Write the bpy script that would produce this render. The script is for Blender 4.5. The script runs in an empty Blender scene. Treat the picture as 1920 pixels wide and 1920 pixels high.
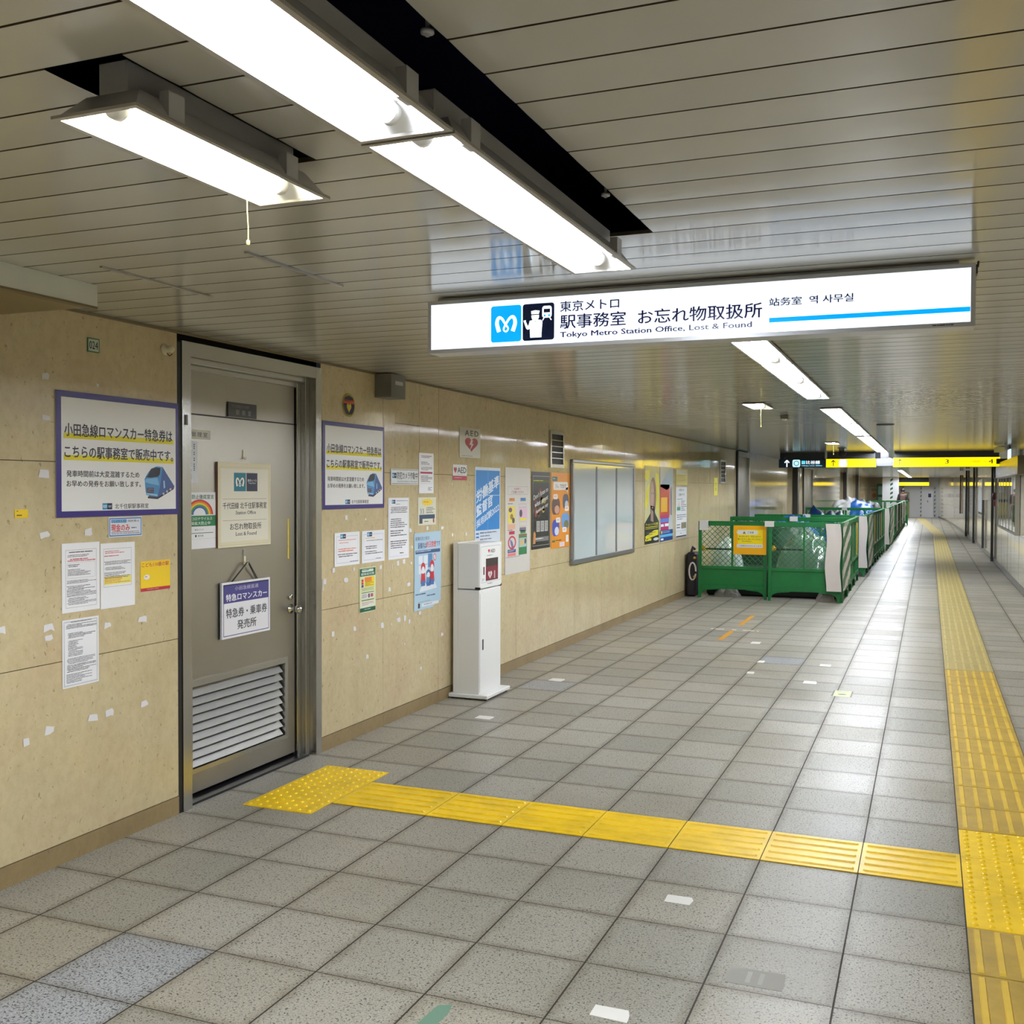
import bpy, math, random
from mathutils import Vector, Matrix, noise
random.seed(7)
S = bpy.context.scene
COL = S.collection
# ------------------------------------------------------------ camera, world, exposure
CP = Vector((3.3863, -4.1021, 1.5892)); YAW, PIT, ROL, FPX = 0.3819, -0.0217, 0.003, 1946.7
_f = Vector((-math.sin(YAW)*math.cos(PIT), math.cos(YAW)*math.cos(PIT), math.sin(PIT)))
_r = Vector((math.cos(YAW), math.sin(YAW), 0)); _u = _r.cross(_f)
_c, _s = math.cos(ROL), math.sin(ROL)
_r2, _u2 = _c*_r + _s*_u, -_s*_r + _c*_u
cam = bpy.data.cameras.new('camera'); cam.sensor_width = 36; cam.lens = 36*FPX/1920; cam.clip_start = .05; cam.clip_end = 300
co = bpy.data.objects.new('camera', cam); COL.objects.link(co)
M = Matrix((_r2, _u2, -_f)).transposed().to_4x4(); M.translation = CP
co.matrix_world = M; S.camera = co
w = bpy.data.worlds.new('world'); S.world = w; w.use_nodes = True
w.node_tree.nodes['Background'].inputs[0].default_value = (.5, .55, .6, 1)
w.node_tree.nodes['Background'].inputs[1].default_value = .02
S.view_settings.view_transform = 'Standard'; S.view_settings.look = 'None'
S.view_settings.exposure = 0.12; S.view_settings.gamma = 1; S.view_settings.use_curve_mapping = False
TUBE = 200.0        # emission of the fluorescent tubes
SIGN = 1.35        # brightness of the backlit signs
S.cycles.max_bounces = 9; S.cycles.diffuse_bounces = 6; S.cycles.glossy_bounces = 5
S.cycles.sample_clamp_indirect = 6
# ------------------------------------------------------------ materials
MC = {}
def lin(c):
    return tuple(((x/255)/12.92 if x/255 <= .04045 else ((x/255+.055)/1.055)**2.4) for x in c)
def mat(name, rgb=(200, 200, 200), rough=.5, metal=0, emit=0, spec=.5, trans=0, alpha=1, coat=0):
    if name in MC: return MC[name]
    m = bpy.data.materials.new(name); m.use_nodes = True
    b = m.node_tree.nodes['Principled BSDF']; c = lin(rgb)+(1,)
    b.inputs['Base Color'].default_value = c; b.inputs['Roughness'].default_value = rough
    b.inputs['Metallic'].default_value = metal; b.inputs['Specular IOR Level'].default_value = spec
    b.inputs['Transmission Weight'].default_value = trans; b.inputs['Alpha'].default_value = alpha
    b.inputs['Coat Weight'].default_value = coat
    if emit:
        b.inputs['Emission Color'].default_value = c; b.inputs['Emission Strength'].default_value = emit
    MC[name] = m; return m
def nodes(m): return m.node_tree.nodes, m.node_tree.links, m.node_tree.nodes['Principled BSDF']
def texco(m, scale=(1, 1, 1)):
    n, l, b = nodes(m)
    g = n.new('ShaderNodeNewGeometry'); mp = n.new('ShaderNodeMapping'); mp.inputs['Scale'].default_value = scale
    l.new(g.outputs['Position'], mp.inputs['Vector']); return mp.outputs['Vector']
def noi(m, vec, scale, detail=3, rough=.5, dist=0):
    n, l, b = nodes(m); t = n.new('ShaderNodeTexNoise'); t.inputs['Scale'].default_value = scale
    t.inputs['Detail'].default_value = detail; t.inputs['Roughness'].default_value = rough; t.inputs['Distortion'].default_value = dist
    l.new(vec, t.inputs['Vector']); return t.outputs['Fac']
def ramp(m, fac, stops):
    n, l, b = nodes(m); r = n.new('ShaderNodeValToRGB'); e = r.color_ramp.elements
    while len(e) < len(stops): e.new(.5)
    for i, (p, c) in enumerate(stops): e[i].position = p; e[i].color = (lin(c)+(1,)) if len(c) == 3 and max(c) > 3 else tuple(c)+(1,)
    l.new(fac, r.inputs['Fac']); return r.outputs['Color']
def mix(m, fac, a, b_, mode='MIX'):
    n, l, b = nodes(m); x = n.new('ShaderNodeMix'); x.data_type = 'RGBA'; x.blend_type = mode
    for s, v in ((0, fac), (6, a), (7, b_)):
        if isinstance(v, (int, float)): x.inputs[s].default_value = v
        elif isinstance(v, tuple): x.inputs[s].default_value = lin(v)+(1,) if max(v) > 3 else v+(1,)
        else: l.new(v, x.inputs[s])
    return x.outputs[2]
def math_(m, op, a, b_=0):
    n, l, b = nodes(m); x = n.new('ShaderNodeMath'); x.operation = op
    for s, v in ((0, a), (1, b_)):
        if isinstance(v, (int, float)): x.inputs[s].default_value = v
        else: l.new(v, x.inputs[s])
    return x.outputs[0]
def bump(m, h, strength=.3, dist=.01):
    n, l, b = nodes(m); x = n.new('ShaderNodeBump'); x.inputs['Strength'].default_value = strength; x.inputs['Distance'].default_value = dist
    l.new(h, x.inputs['Height']); l.new(x.outputs[0], b.inputs['Normal'])
def vec3(m, *xyz):
    n, l, b = nodes(m); x = n.new('ShaderNodeCombineXYZ')
    for s, v in enumerate(xyz):
        if isinstance(v, (int, float)): x.inputs[s].default_value = v
        else: l.new(v, x.inputs[s])
    return x.outputs[0]
def sep(m):
    n, l, b = nodes(m); g = n.new('ShaderNodeNewGeometry'); x = n.new('ShaderNodeSeparateXYZ'); l.new(g.outputs['Position'], x.inputs[0]); return x.outputs
def white(m, vec):
    n, l, b = nodes(m); t = n.new('ShaderNodeTexWhiteNoise'); l.new(vec, t.inputs['Vector']); return t.outputs['Value']
X0 = -.4707; TL = .4
def floor_mat(name, a, b_, c, dark):
    m = mat(name, a, .34, spec=.24); n, l, b = nodes(m)
    v = texco(m); X, Y, Z = sep(m)
    tx = math_(m, 'DIVIDE', math_(m, 'SUBTRACT', X, X0), TL); ty = math_(m, 'DIVIDE', Y, TL)
    rnd = white(m, vec3(m, math_(m, 'FLOOR', tx), math_(m, 'FLOOR', ty), 0))
    base = ramp(m, rnd, [(0, a), (.45, b_), (.8, c), (1, a)])
    f1 = noi(m, v, 170, 2, .6)
    base = mix(m, .75, base, ramp(m, f1, [(.34, (.5, .5, .5)), (.47, (.92, .92, .92)), (.56, (1.0, 1.0, 1.0)), (.68, (1.35, 1.35, 1.33))]), 'MULTIPLY')
    sp = ramp(m, noi(m, v, 125, 1, .5, .6), [(.0, (0, 0, 0)), (.53 if dark else .61, (0, 0, 0)), (.66, (1, 1, 1)), (1, (1, 1, 1))])
    base = mix(m, sp, base, (58, 60, 64) if dark else (74, 72, 68))
    wear = noi(m, v, 1.3, 3, .6)
    base = mix(m, .55, base, ramp(m, wear, [(.3, (.78, .77, .74)), (.7, (1.12, 1.12, 1.12))]), 'MULTIPLY')
    def edge(t, wd):
        fr = math_(m, 'FRACT', t); d = math_(m, 'MINIMUM', fr, math_(m, 'SUBTRACT', 1, fr)); return d
    ex, ey = edge(tx, 0), edge(ty, 0)
    dirt = math_(m, 'MINIMUM', ex, ey)
    n2 = noi(m, v, 9, 2); dd = math_(m, 'ADD', dirt, math_(m, 'MULTIPLY', math_(m, 'SUBTRACT', n2, .5), .12))
    base = mix(m, 1.0, base, ramp(m, dd, [(0, (.66, .63, .58)), (.1, (1, 1, 1))]), 'MULTIPLY')
    jx = math_(m, 'LESS_THAN', ex, .0075); jy = math_(m, 'LESS_THAN', ey, .005)
    j = math_(m, 'MAXIMUM', jx, jy)
    base = mix(m, j, base, (52, 48, 44))
    l.new(base, b.inputs['Base Color'])
    rr = math_(m, 'ADD', math_(m, 'MULTIPLY', rnd, .08), math_(m, 'MULTIPLY', wear, .22)); rr = math_(m, 'ADD', rr, .24)
    rr = math_(m, 'ADD', rr, math_(m, 'MULTIPLY', j, .4)); l.new(rr, b.inputs['Roughness'])
    h = math_(m, 'SUBTRACT', math_(m, 'MULTIPLY', f1, .12), math_(m, 'MULTIPLY', j, .8)); bump(m, h, .25, .002)
    return m
M_FLOOR = floor_mat('terrazzo_tile', (163, 158, 146), (172, 168, 158), (154, 151, 141), False)
M_FLOORB = floor_mat('bluish_terrazzo_tile', (166, 169, 174), (166, 169, 174), (166, 169, 174), True)
def worn_fac(m, k):
    # the polish of the slabs around the door is worn dull
    n, l, b = nodes(m); r = n.new('ShaderNodeMapRange'); r.inputs[1].default_value = 1.3; r.inputs[2].default_value = 2.6; r.inputs[3].default_value = k; r.inputs[4].default_value = 0
    l.new(sep(m)[1], r.inputs[0]); return r.outputs[0]
def stone_mat(name, c1, c2, c3, rough, pits=True):
    m = mat(name, c1, rough, spec=.5); n, l, b = nodes(m); v = texco(m, (1, 1, .8))
    base = ramp(m, noi(m, v, 2.2, 5, .62, .4), [(.3, c1), (.5, c2), (.7, c3)])
    base = mix(m, .45, base, ramp(m, noi(m, v, 26, 4, .7), [(.32, (.8, .78, .72)), (.6, (1.05, 1.05, 1.05))]), 'MULTIPLY')
    vs = texco(m, (1, 1, .12)); base = mix(m, .4, base, ramp(m, noi(m, vs, 5, 3, .6), [(.3, (.86, .86, .84)), (.7, (1.06, 1.05, 1.03))]), 'MULTIPLY')
    if pits:
        vp = texco(m, (1, 1, .75)); p = ramp(m, noi(m, vp, 48, 2, .55, .5), [(0, (0, 0, 0)), (.66, (0, 0, 0)), (.73, (1, 1, 1)), (1, (1, 1, 1))])
        base = mix(m, math_(m, 'MULTIPLY', p, .55), base, (112, 96, 66))
    l.new(base, b.inputs['Base Color'])
    vb = texco(m, (1, 1, 1)); bump(m, noi(m, vb, 3.5, 2), .05, .01)
    l.new(math_(m, 'ADD', math_(m, 'MULTIPLY', noi(m, vb, 8, 3), .07), math_(m, 'ADD', rough-.035, worn_fac(m, .16 if pits else 0))), b.inputs['Roughness'])
    return m
M_WALL = stone_mat('beige_limestone_panel', (194, 178, 141), (203, 188, 151), (199, 178, 144), .07)
M_WALLR = stone_mat('pale_stone_panel', (188, 180, 156), (196, 188, 166), (186, 176, 152), .07, False)
M_BASE = stone_mat('brown_stone_skirting', (136, 117, 82), (146, 126, 90), (130, 112, 80), .4)
M_JOINT = mat('dark_joint', (72, 60, 42), .8)
def metal_mat(name, rgb, rough, ax=(1, 1, 60)):
    m = mat(name, rgb, rough, metal=1); n, l, b = nodes(m); v = texco(m, ax)
    l.new(math_(m, 'ADD', math_(m, 'MULTIPLY', noi(m, v, 3, 2), .05), rough-.025), b.inputs['Roughness'])
    v2 = texco(m); l.new(mix(m, .5, rgb, ramp(m, noi(m, v2, 2, 3), [(.3, (.88, .87, .85)), (.7, (1.05, 1.05, 1.05))]), 'MULTIPLY'), b.inputs['Base Color'])
    return m
M_STEEL = metal_mat('brushed_steel', (186, 185, 180), .25, (1, 1, 1.5))
M_STEELD = metal_mat('door_steel', (172, 168, 158), .34, (1, 1, 2))
M_STEELB = mat('bright_steel_slat', (205, 205, 205), .3, metal=.85)
M_CHROME = mat('chrome', (215, 215, 215), .12, metal=1)
M_CEIL = mat('painted_aluminium_slat', (150, 146, 132), .15, spec=.85)
_n, _l, _b = nodes(M_CEIL)
_Y = sep(M_CEIL)[1]
_rw = white(M_CEIL, vec3(M_CEIL, math_(M_CEIL, 'FLOOR', math_(M_CEIL, 'DIVIDE', math_(M_CEIL, 'SUBTRACT', _Y, -1.075), .1575)), 0, 3))
_l.new(ramp(M_CEIL, _rw, [(0, (178, 175, 164)), (1, (187, 184, 173))]), _b.inputs['Base Color'])
_b.inputs['Anisotropic'].default_value = .85; _l.new(vec3(M_CEIL, 0, 1, 0), _b.inputs['Tangent'])
M_VOID = mat('dark_ceiling_void', (30, 34, 74), .9, spec=.1)
M_BLACK = mat('black', (14, 13, 16), .5)
M_DARK = mat('dark_grey', (48, 48, 50), .5)
M_GREY = mat('grey_paint', (112, 110, 104), .45)
M_WHITE = mat('white_enamel', (232, 232, 230), .35)
M_REFL = mat('white_reflector', (238, 238, 236), .35)
M_GALV = mat('galvanised_housing', (188, 188, 190), .4, metal=.15)
M_RIM = mat('aluminium_rim', (170, 166, 158), .3, metal=.5)
M_TUBE = mat('lit_tube', (240, 246, 255), .4, emit=TUBE)
M_TUBEW = mat('lit_tube_warm', (255, 250, 225), .4, emit=TUBE*.8)
M_PAPER = mat('paper', (238, 238, 242), .45)
M_PAPERM = mat('matt_paper_scrap', (222, 220, 222), .7)
M_CREAM = mat('cream_plastic', (228, 220, 190), .35)
M_YTILE = mat('yellow_tactile', (254, 212, 14), .38)
def dirty(m, c, k=.8, sc=5):
    n, l, b = nodes(m); v = texco(m)
    l.new(mix(m, 1.0, c, ramp(m, noi(m, v, sc, 5, .65), [(.3, (k, k, k*.97)), (.62, (1.04, 1.04, 1.04))]), 'MULTIPLY'), b.inputs['Base Color'])
dirty(M_YTILE, (254, 212, 14))
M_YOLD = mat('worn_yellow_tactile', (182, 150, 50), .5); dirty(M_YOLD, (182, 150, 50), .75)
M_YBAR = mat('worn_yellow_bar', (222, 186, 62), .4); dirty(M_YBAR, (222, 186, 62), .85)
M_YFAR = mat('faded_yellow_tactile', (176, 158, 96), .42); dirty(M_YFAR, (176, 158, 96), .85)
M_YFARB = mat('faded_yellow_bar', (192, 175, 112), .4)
M_GREEN = mat('green_barrier_plastic', (0, 102, 44), .38); dirty(M_GREEN, (0, 102, 44), .82, 3)
M_GREEND = mat('dark_green_rail', (0, 92, 44), .45)
M_SHEET = mat('off_white_tarpaulin', (206, 198, 192), .7)
M_BLUET = mat('blue_tarpaulin', (20, 78, 150), .45)
M_GREYT = mat('grey_tarpaulin', (176, 176, 172), .6)
M_CLEAR = mat('clear_plastic_wrap', (196, 210, 202), .16, spec=.8, coat=.6)
M_CLEARD = mat('dusky_plastic_wrap', (96, 122, 104), .2, spec=.8, coat=.6)
M_BLUESIGN = mat('indigo_frame', (48, 34, 122), .3)
def ink(r, g, b, rough=.45): return mat('print_%d_%d_%d' % (r, g, b), (r, g, b), rough)
def glow(r, g, b, k=1.0): return mat('backlit_%d_%d_%d_%d' % (r, g, b, int(k*100)), (r, g, b), .25, emit=SIGN*k)
# ------------------------------------------------------------ mesh building
class MB:
    def __init__(s): s.v = []; s.f = []; s.mi = []; s.m = []; s.sm = []
    def idx(s, m):
        if m not in s.m: s.m.append(m)
        return s.m.index(m)
    def add(s, vs, fs, m, smooth=False):
        o = len(s.v); s.v += [tuple(a) for a in vs]; k = s.idx(m)
        for f in fs: s.f.append(tuple(o+i for i in f)); s.mi.append(k); s.sm.append(smooth)
    def quad(s, a, b, c, d, m): s.add([a, b, c, d], [(0, 1, 2, 3)], m)
    def box(s, x0, x1, y0, y1, z0, z1, m, bev=0):
        if bev and min(x1-x0, y1-y0, z1-z0) > 2.2*bev:
            e = bev; V = []; 
            for z, i in ((z0, e), (z0+e, 0), (z1-e, 0), (z1, e)):
                V += [(x0+i+(e if not i else 0), y0+i, z), (x1-i-(e if not i else 0), y0+i, z), (x1-i, y0+i+(e if not i else 0), z), (x1-i, y1-i-(e if not i else 0), z), (x1-i-(e if not i else 0), y1-i, z), (x0+i+(e if not i else 0), y1-i, z), (x0+i, y1-i-(e if not i else 0), z), (x0+i, y0+i+(e if not i else 0), z)]
            F = [tuple(range(7, -1, -1)), tuple(range(24, 32))]
            for r in range(3):
                for k in range(8): F.append((r*8+k, r*8+(k+1) % 8, r*8+8+(k+1) % 8, r*8+8+k))
            s.add(V, F, m); return
        V = [(x0, y0, z0), (x1, y0, z0), (x1, y1, z0), (x0, y1, z0), (x0, y0, z1), (x1, y0, z1), (x1, y1, z1), (x0, y1, z1)]
        s.add(V, [(0, 3, 2, 1), (4, 5, 6, 7), (0, 1, 5, 4), (1, 2, 6, 5), (2, 3, 7, 6), (3, 0, 4, 7)], m)
    def tube(s, pts, r, m, n=10, caps=True):
        P = [Vector(p) for p in pts]; V = []; F = []; rs = r if isinstance(r, (list, tuple)) else [r]*len(P); up = None
        for i, p in enumerate(P):
            t = (P[min(i+1, len(P)-1)]-P[max(i-1, 0)]).normalized()
            if up is None: up = Vector((0, 0, 1)) if abs(t.z) < .9 else Vector((1, 0, 0))
            a = t.cross(up).normalized(); b = a.cross(t).normalized(); up = b
            for k in range(n):
                q = 2*math.pi*k/n; V.append(p+rs[i]*(a*math.cos(q)+b*math.sin(q)))
        for i in range(len(P)-1):
            for k in range(n): F.append((i*n+k, i*n+(k+1) % n, (i+1)*n+(k+1) % n, (i+1)*n+k))
        s.add(V, F, m, True)
        if caps: s.add(V[:n], [tuple(range(n-1, -1, -1))], m); s.add(V[-n:], [tuple(range(n))], m)
    def lathe(s, c, prof, m, n=20, axis='z'):
        V = []; F = []
        for (r, h) in prof:
            for k in range(n):
                q = 2*math.pi*k/n; a, b = r*math.cos(q), r*math.sin(q)
                V.append({'z': (c[0]+a, c[1]+b, c[2]+h), 'x': (c[0]+h, c[1]+a, c[2]+b), 'y': (c[0]+b, c[1]+h, c[2]+a)}[axis])
        for i in range(len(prof)-1):
            for k in range(n): F.append((i*n+k, i*n+(k+1) % n, (i+1)*n+(k+1) % n, (i+1)*n+k))
        s.add(V, F, m, True)
    def extr(s, poly, fr, d, m):
        """poly 2D in frame fr(u,v,n), thickness d"""
        n = len(poly); V = [fr(u, v, 0) for u, v in poly]+[fr(u, v, d) for u, v in poly]
        s.add(V, [tuple(range(n-1, -1, -1)), tuple(range(n, 2*n))]+[(i, (i+1) % n, n+(i+1) % n, n+i) for i in range(n)], m)
    def build(s, name, parent=None, loc=None):
        me = bpy.data.meshes.new(name); me.from_pydata(s.v, [], s.f)
        for m in s.m: me.materials.append(m)
        me.polygons.foreach_set('material_index', s.mi); me.polygons.foreach_set('use_smooth', s.sm); me.update()
        o = bpy.data.objects.new(name, me); COL.objects.link(o)
        if parent: o.parent = parent
        if loc is not None: o.location = loc
        return o
def tag(o, label=None, cat=None, group=None, kind=None):
    if label: o['label'] = label
    if cat: o['category'] = cat
    if group: o['group'] = group
    if kind: o['kind'] = kind
    return o
def empty(name, loc, label, cat, group=None, rz=0):
    o = bpy.data.objects.new(name, None); COL.objects.link(o); o.location = loc; o.rotation_euler.z = rz; o.empty_display_size = .1
    return tag(o, label, cat, group)
def copy_tree(o, loc=None, rz=None, label=None, group=None, parent=None):
    c = o.copy(); COL.objects.link(c); c.parent = parent
    if loc is not None: c.location = loc
    if rz is not None: c.rotation_euler.z = rz
    if label: c['label'] = label
    if group: c['group'] = group
    for ch in list(o.children): copy_tree(ch, parent=c)
    return c
# ------------------------------------------------------------ lettering
TC = {}
def glyphs(s, bold, sp=1.0, res=2):
    k = (s, 0, sp)
    if k in TC: return TC[k]
    cu = bpy.data.curves.new('lettering', 'FONT'); cu.body = s; cu.size = 1; cu.resolution_u = res; cu.space_character = sp
    o = bpy.data.objects.new('lettering', cu); COL.objects.link(o); bpy.context.view_layer.update()
    me = bpy.data.meshes.new_from_object(o.evaluated_get(bpy.context.evaluated_depsgraph_get()))
    V = [(v.co.x, v.co.y) for v in me.vertices]; F = [tuple(p.vertices) for p in me.polygons]
    bpy.data.objects.remove(o); bpy.data.curves.remove(cu); bpy.data.meshes.remove(me)
    xs = [v[0] for v in V] or [0, 1]; ys = [v[1] for v in V] or [0, 1]
    TC[k] = (V, F, min(xs), max(xs), min(ys), max(ys)); return TC[k]
class Card(MB):
    """a flat printed thing, coordinates u right, v up, n towards the viewer"""
    def __init__(s, w, h, t=.002, face=None, face_dir='wall', body=None, corner=None):
        super().__init__(); s.w, s.h, s.t, s.d = w, h, t, face_dir
        if face:
            if corner: s.poly0(corner, face, t)
            else: s.slab(0, 0, w, h, 0, t, body or face, face)
    def P(s, u, v, n):
        if s.d == 'wall': return (n, u, v)
        if s.d == 'rwall': return (-n, -u, v)
        if s.d == 'front': return (u, -n, v)
        return (u, v, n)
    def slab(s, u0, v0, u1, v1, n0, n1, body, face=None):
        c = [(u0, v0), (u1, v0), (u1, v1), (u0, v1)]
        V = [s.P(u, v, n0) for u, v in c]+[s.P(u, v, n1) for u, v in c]
        s.add(V, [(0, 3, 2, 1)]+[(i, (i+1) % 4, 4+(i+1) % 4, 4+i) for i in range(4)], body)
        s.add(V[4:], [(0, 1, 2, 3)], face or body)
    def poly0(s, pts, m, t):
        n = len(pts); V = [s.P(u, v, 0) for u, v in pts]+[s.P(u, v, t) for u, v in pts]
        s.add(V, [tuple(range(n-1, -1, -1)), tuple(range(n, 2*n))]+[(i, (i+1) % n, n+(i+1) % n, n+i) for i in range(n)], m)
    def L(s, k): return s.t+.0003*k
    def r(s, u0, v0, u1, v1, m, k=1): s.add([s.P(u, v, s.L(k)) for u, v in ((u0, v0), (u1, v0), (u1, v1), (u0, v1))], [(0, 1, 2, 3)], m)
    def poly(s, pts, m, k=1): s.add([s.P(u, v, s.L(k)) for u, v in pts], [tuple(range(len(pts)))], m)
    def ell(s, cu, cv, ru, rv, m, k=1, a0=0, a1=360, n=28): s.poly([(cu+ru*math.cos(math.radians(a0+(a1-a0)*i/n)), cv+rv*math.sin(math.radians(a0+(a1-a0)*i/n))) for i in range(n+(0 if a1-a0 == 360 else 1))], m, k)
    def arc(s, cu, cv, r0, r1, m, k=1, a0=0, a1=180, n=20, sy=1):
        p = [(math.cos(math.radians(a0+(a1-a0)*i/n)), math.sin(math.radians(a0+(a1-a0)*i/n))) for i in range(n+1)]
        for (a, b), (c, d) in zip(p, p[1:]): s.poly([(cu+a*r0, cv+b*r0*sy), (cu+a*r1, cv+b*r1*sy), (cu+c*r1, cv+d*r1*sy), (cu+c*r0, cv+d*r0*sy)], m, k)
    def rr(s, u0, v0, u1, v1, m, k=1, q=.2):
        e = q*min(u1-u0, v1-v0); pts = []
        for cu, cv, a in ((u1-e, v0+e, -90), (u1-e, v1-e, 0), (u0+e, v1-e, 90), (u0+e, v0+e, 180)):
            pts += [(cu+e*math.cos(math.radians(a+i*22.5)), cv+e*math.sin(math.radians(a+i*22.5))) for i in range(5)]
        s.poly(pts, m, k)
    def frame(s, u0, v0, u1, v1, t, m, k=1):
        s.r(u0, v0, u1, v0+t, m, k); s.r(u0, v1-t, u1, v1, m, k); s.r(u0, v0+t, u0+t, v1-t, m, k); s.r(u1-t, v0+t, u1, v1-t, m, k)
    def tx(s, txt, u0, v0, u1, v1, m, k=2, bold=0, fn=None, sp=1.0):
        V, F, a, b, c, d = glyphs(txt, bold, sp); b = b if b > a else a+1; d = d if d > c else c+1
        f = fn or (lambda u, v: (u, v))
        su, sv = (u1-u0)/(b-a), (v1-v0)/(d-c); e = bold*.022
        for i, (ox, oy) in enumerate(((0, 0), (-e, 0), (e, 0), (0, e*.6), (0, -e*.6)) if bold else ((0, 0),)):
            s.add([s.P(*f(u0+(x-a+ox)*su, v0+(y-c+oy)*sv), s.L(k)+.00001*i) for x, y in V], F, m)
    def stroke(s, pts, wd, m, k=2):
        P = []; n = len(pts)
        for i in range(n-1):
            p0, p1, p2, p3 = pts[max(i-1, 0)], pts[i], pts[i+1], pts[min(i+2, n-1)]
            for j in range(6):
                t = j/6; q = [.5*((2*p1[c])+(-p0[c]+p2[c])*t+(2*p0[c]-5*p1[c]+4*p2[c]-p3[c])*t*t+(-p0[c]+3*p1[c]-3*p2[c]+p3[c])*t**3) for c in (0, 1)]
                P.append((q[0], q[1], wd[i]*(1-t)+wd[i+1]*t))
        P.append((*pts[-1], wd[-1])); Lp = []
        for i in range(len(P)):
            a, b = P[max(i-1, 0)], P[min(i+1, len(P)-1)]; dx, dy = b[0]-a[0], b[1]-a[1]; l = math.hypot(dx, dy) or 1; h = P[i][2]/2
            Lp.append(((P[i][0]-dy/l*h, P[i][1]+dx/l*h), (P[i][0]+dy/l*h, P[i][1]-dx/l*h)))
        for (a, b), (c, d) in zip(Lp, Lp[1:]): s.poly([b, d, c, a], m, k)
    def lines(s, u0, u1, vt, vb, n, m, k=2, hh=.45, seed=0, ragged=.5, gap=.16):
        """rows of print too small to read"""
        R = random.Random(seed+n); st = (vt-vb)/n
        for i in range(n):
            v1 = vt-i*st; v0 = v1-st*hh; u = u0+R.random()*.05*(u1-u0)*(R.random() < .4); e = u1-(u1-u0)*ragged*R.random()*(R.random() < .6)
            while u < e:
                wd = st*(.9+3.5*R.random()); x = min(u+wd, e); s.r(u, v0+st*.1*R.random(), x, v1-st*.08*R.random(), m, k); u = x+st*gap*(1+R.random())
    def heart(s, cu, cv, w, h, m, k=2):
        pts = []
        for i in range(40):
            t = 2*math.pi*i/40; x = 16*math.sin(t)**3; y = 13*math.cos(t)-5*math.cos(2*t)-2*math.cos(3*t)-math.cos(4*t); pts.append((cu+x/32*w, cv+(y+2.5)/29*h))
        s.poly(pts[::-1], m, k)
    def bolt(s, cu, cv, w, h, m, k=3):
        s.poly([(cu+x*w, cv+y*h) for x, y in ((-.1, .5), (-.4, .02), (-.02, .02), (-.28, -.5), (.42, .14), (.08, .14), (.3, .5))], m, k)
    def mlogo(s, u0, v0, w, h, m, k=3):
        f = lambda x, y: (u0+x*w, v0+y*h)
        pts = [(.27, .27), (.2, .52), (.25, .68), (.36, .66), (.47, .5), (.57, .36), (.5, .27), (.42, .34), (.5, .5), (.62, .66), (.74, .69), (.8, .52), (.72, .27)]
        s.stroke([f(*p) for p in pts], [w*a for a in (.13, .12, .1, .08, .065, .05, .05, .05, .065, .08, .1, .12, .13)], m, k)
    def minilogo(s, u0, v0, w, h, k=2):
        s.r(u0, v0, u0+w/2, v0+h, ink(20, 140, 190), k); s.r(u0+w/2, v0, u0+w, v0+h, ink(18, 32, 72), k)
        s.mlogo(u0, v0, w/2, h, ink(235, 240, 245), k+1); s.r(u0+w*.58, v0+h*.5, u0+w*.92, v0+h*.6, ink(200, 205, 215), k+1); s.r(u0+w*.62, v0+h*.35, u0+w*.88, v0+h*.42, ink(200, 205, 215), k+1)
    def put(s, name, x, y, z, label, cat, group=None):
        o = s.build(name, loc=(x, y, z)); return tag(o, label, cat, group)
BK = ink(26, 24, 28)
# ------------------------------------------------------------ the setting
H = 2.351; YB, YE = -8.0, 62.0
def rwx(y):
    P = [(-8, 4.75), (22, 4.75), (28, 4.72), (35, 4.64), (48, 4.43), (55, 4.2), (62, 3.9)]
    for (a, b), (c, d) in zip(P, P[1:]):
        if y <= c: return b+(d-b)*(y-a)/(c-a)
    return 3.9
fl = MB(); ys = [-20*TL+TL*j for j in range(176)]
for y in ys:
    for i in range(-1, 14):
        x0, x1 = max(X0+i*TL, -.02), min(X0+(i+1)*TL, 4.8)
        if x1 <= x0: continue
        blue = (i == 3 and abs(y+1.6) < .01) or (i == 3 and abs(y+2.0) < .01) or (i == 2 and abs(y-3.6) < .01) or (i == 6 and abs(y-5.6) < .01)
        fl.quad((x0, y, 0), (x1, y, 0), (x1, y+TL, 0), (x0, y+TL, 0), M_FLOORB if blue else M_FLOOR)
fl.quad((-.15, 0, -.001), (0.02, 0, -.001), (0.02, 1.25, -.001), (-.15, 1.25, -.001), M_FLOOR)
fl.box(-.2, 4.9, YB, YE, -.12, -.01, M_JOINT)
tag(fl.build('floor'), kind='structure')
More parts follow.
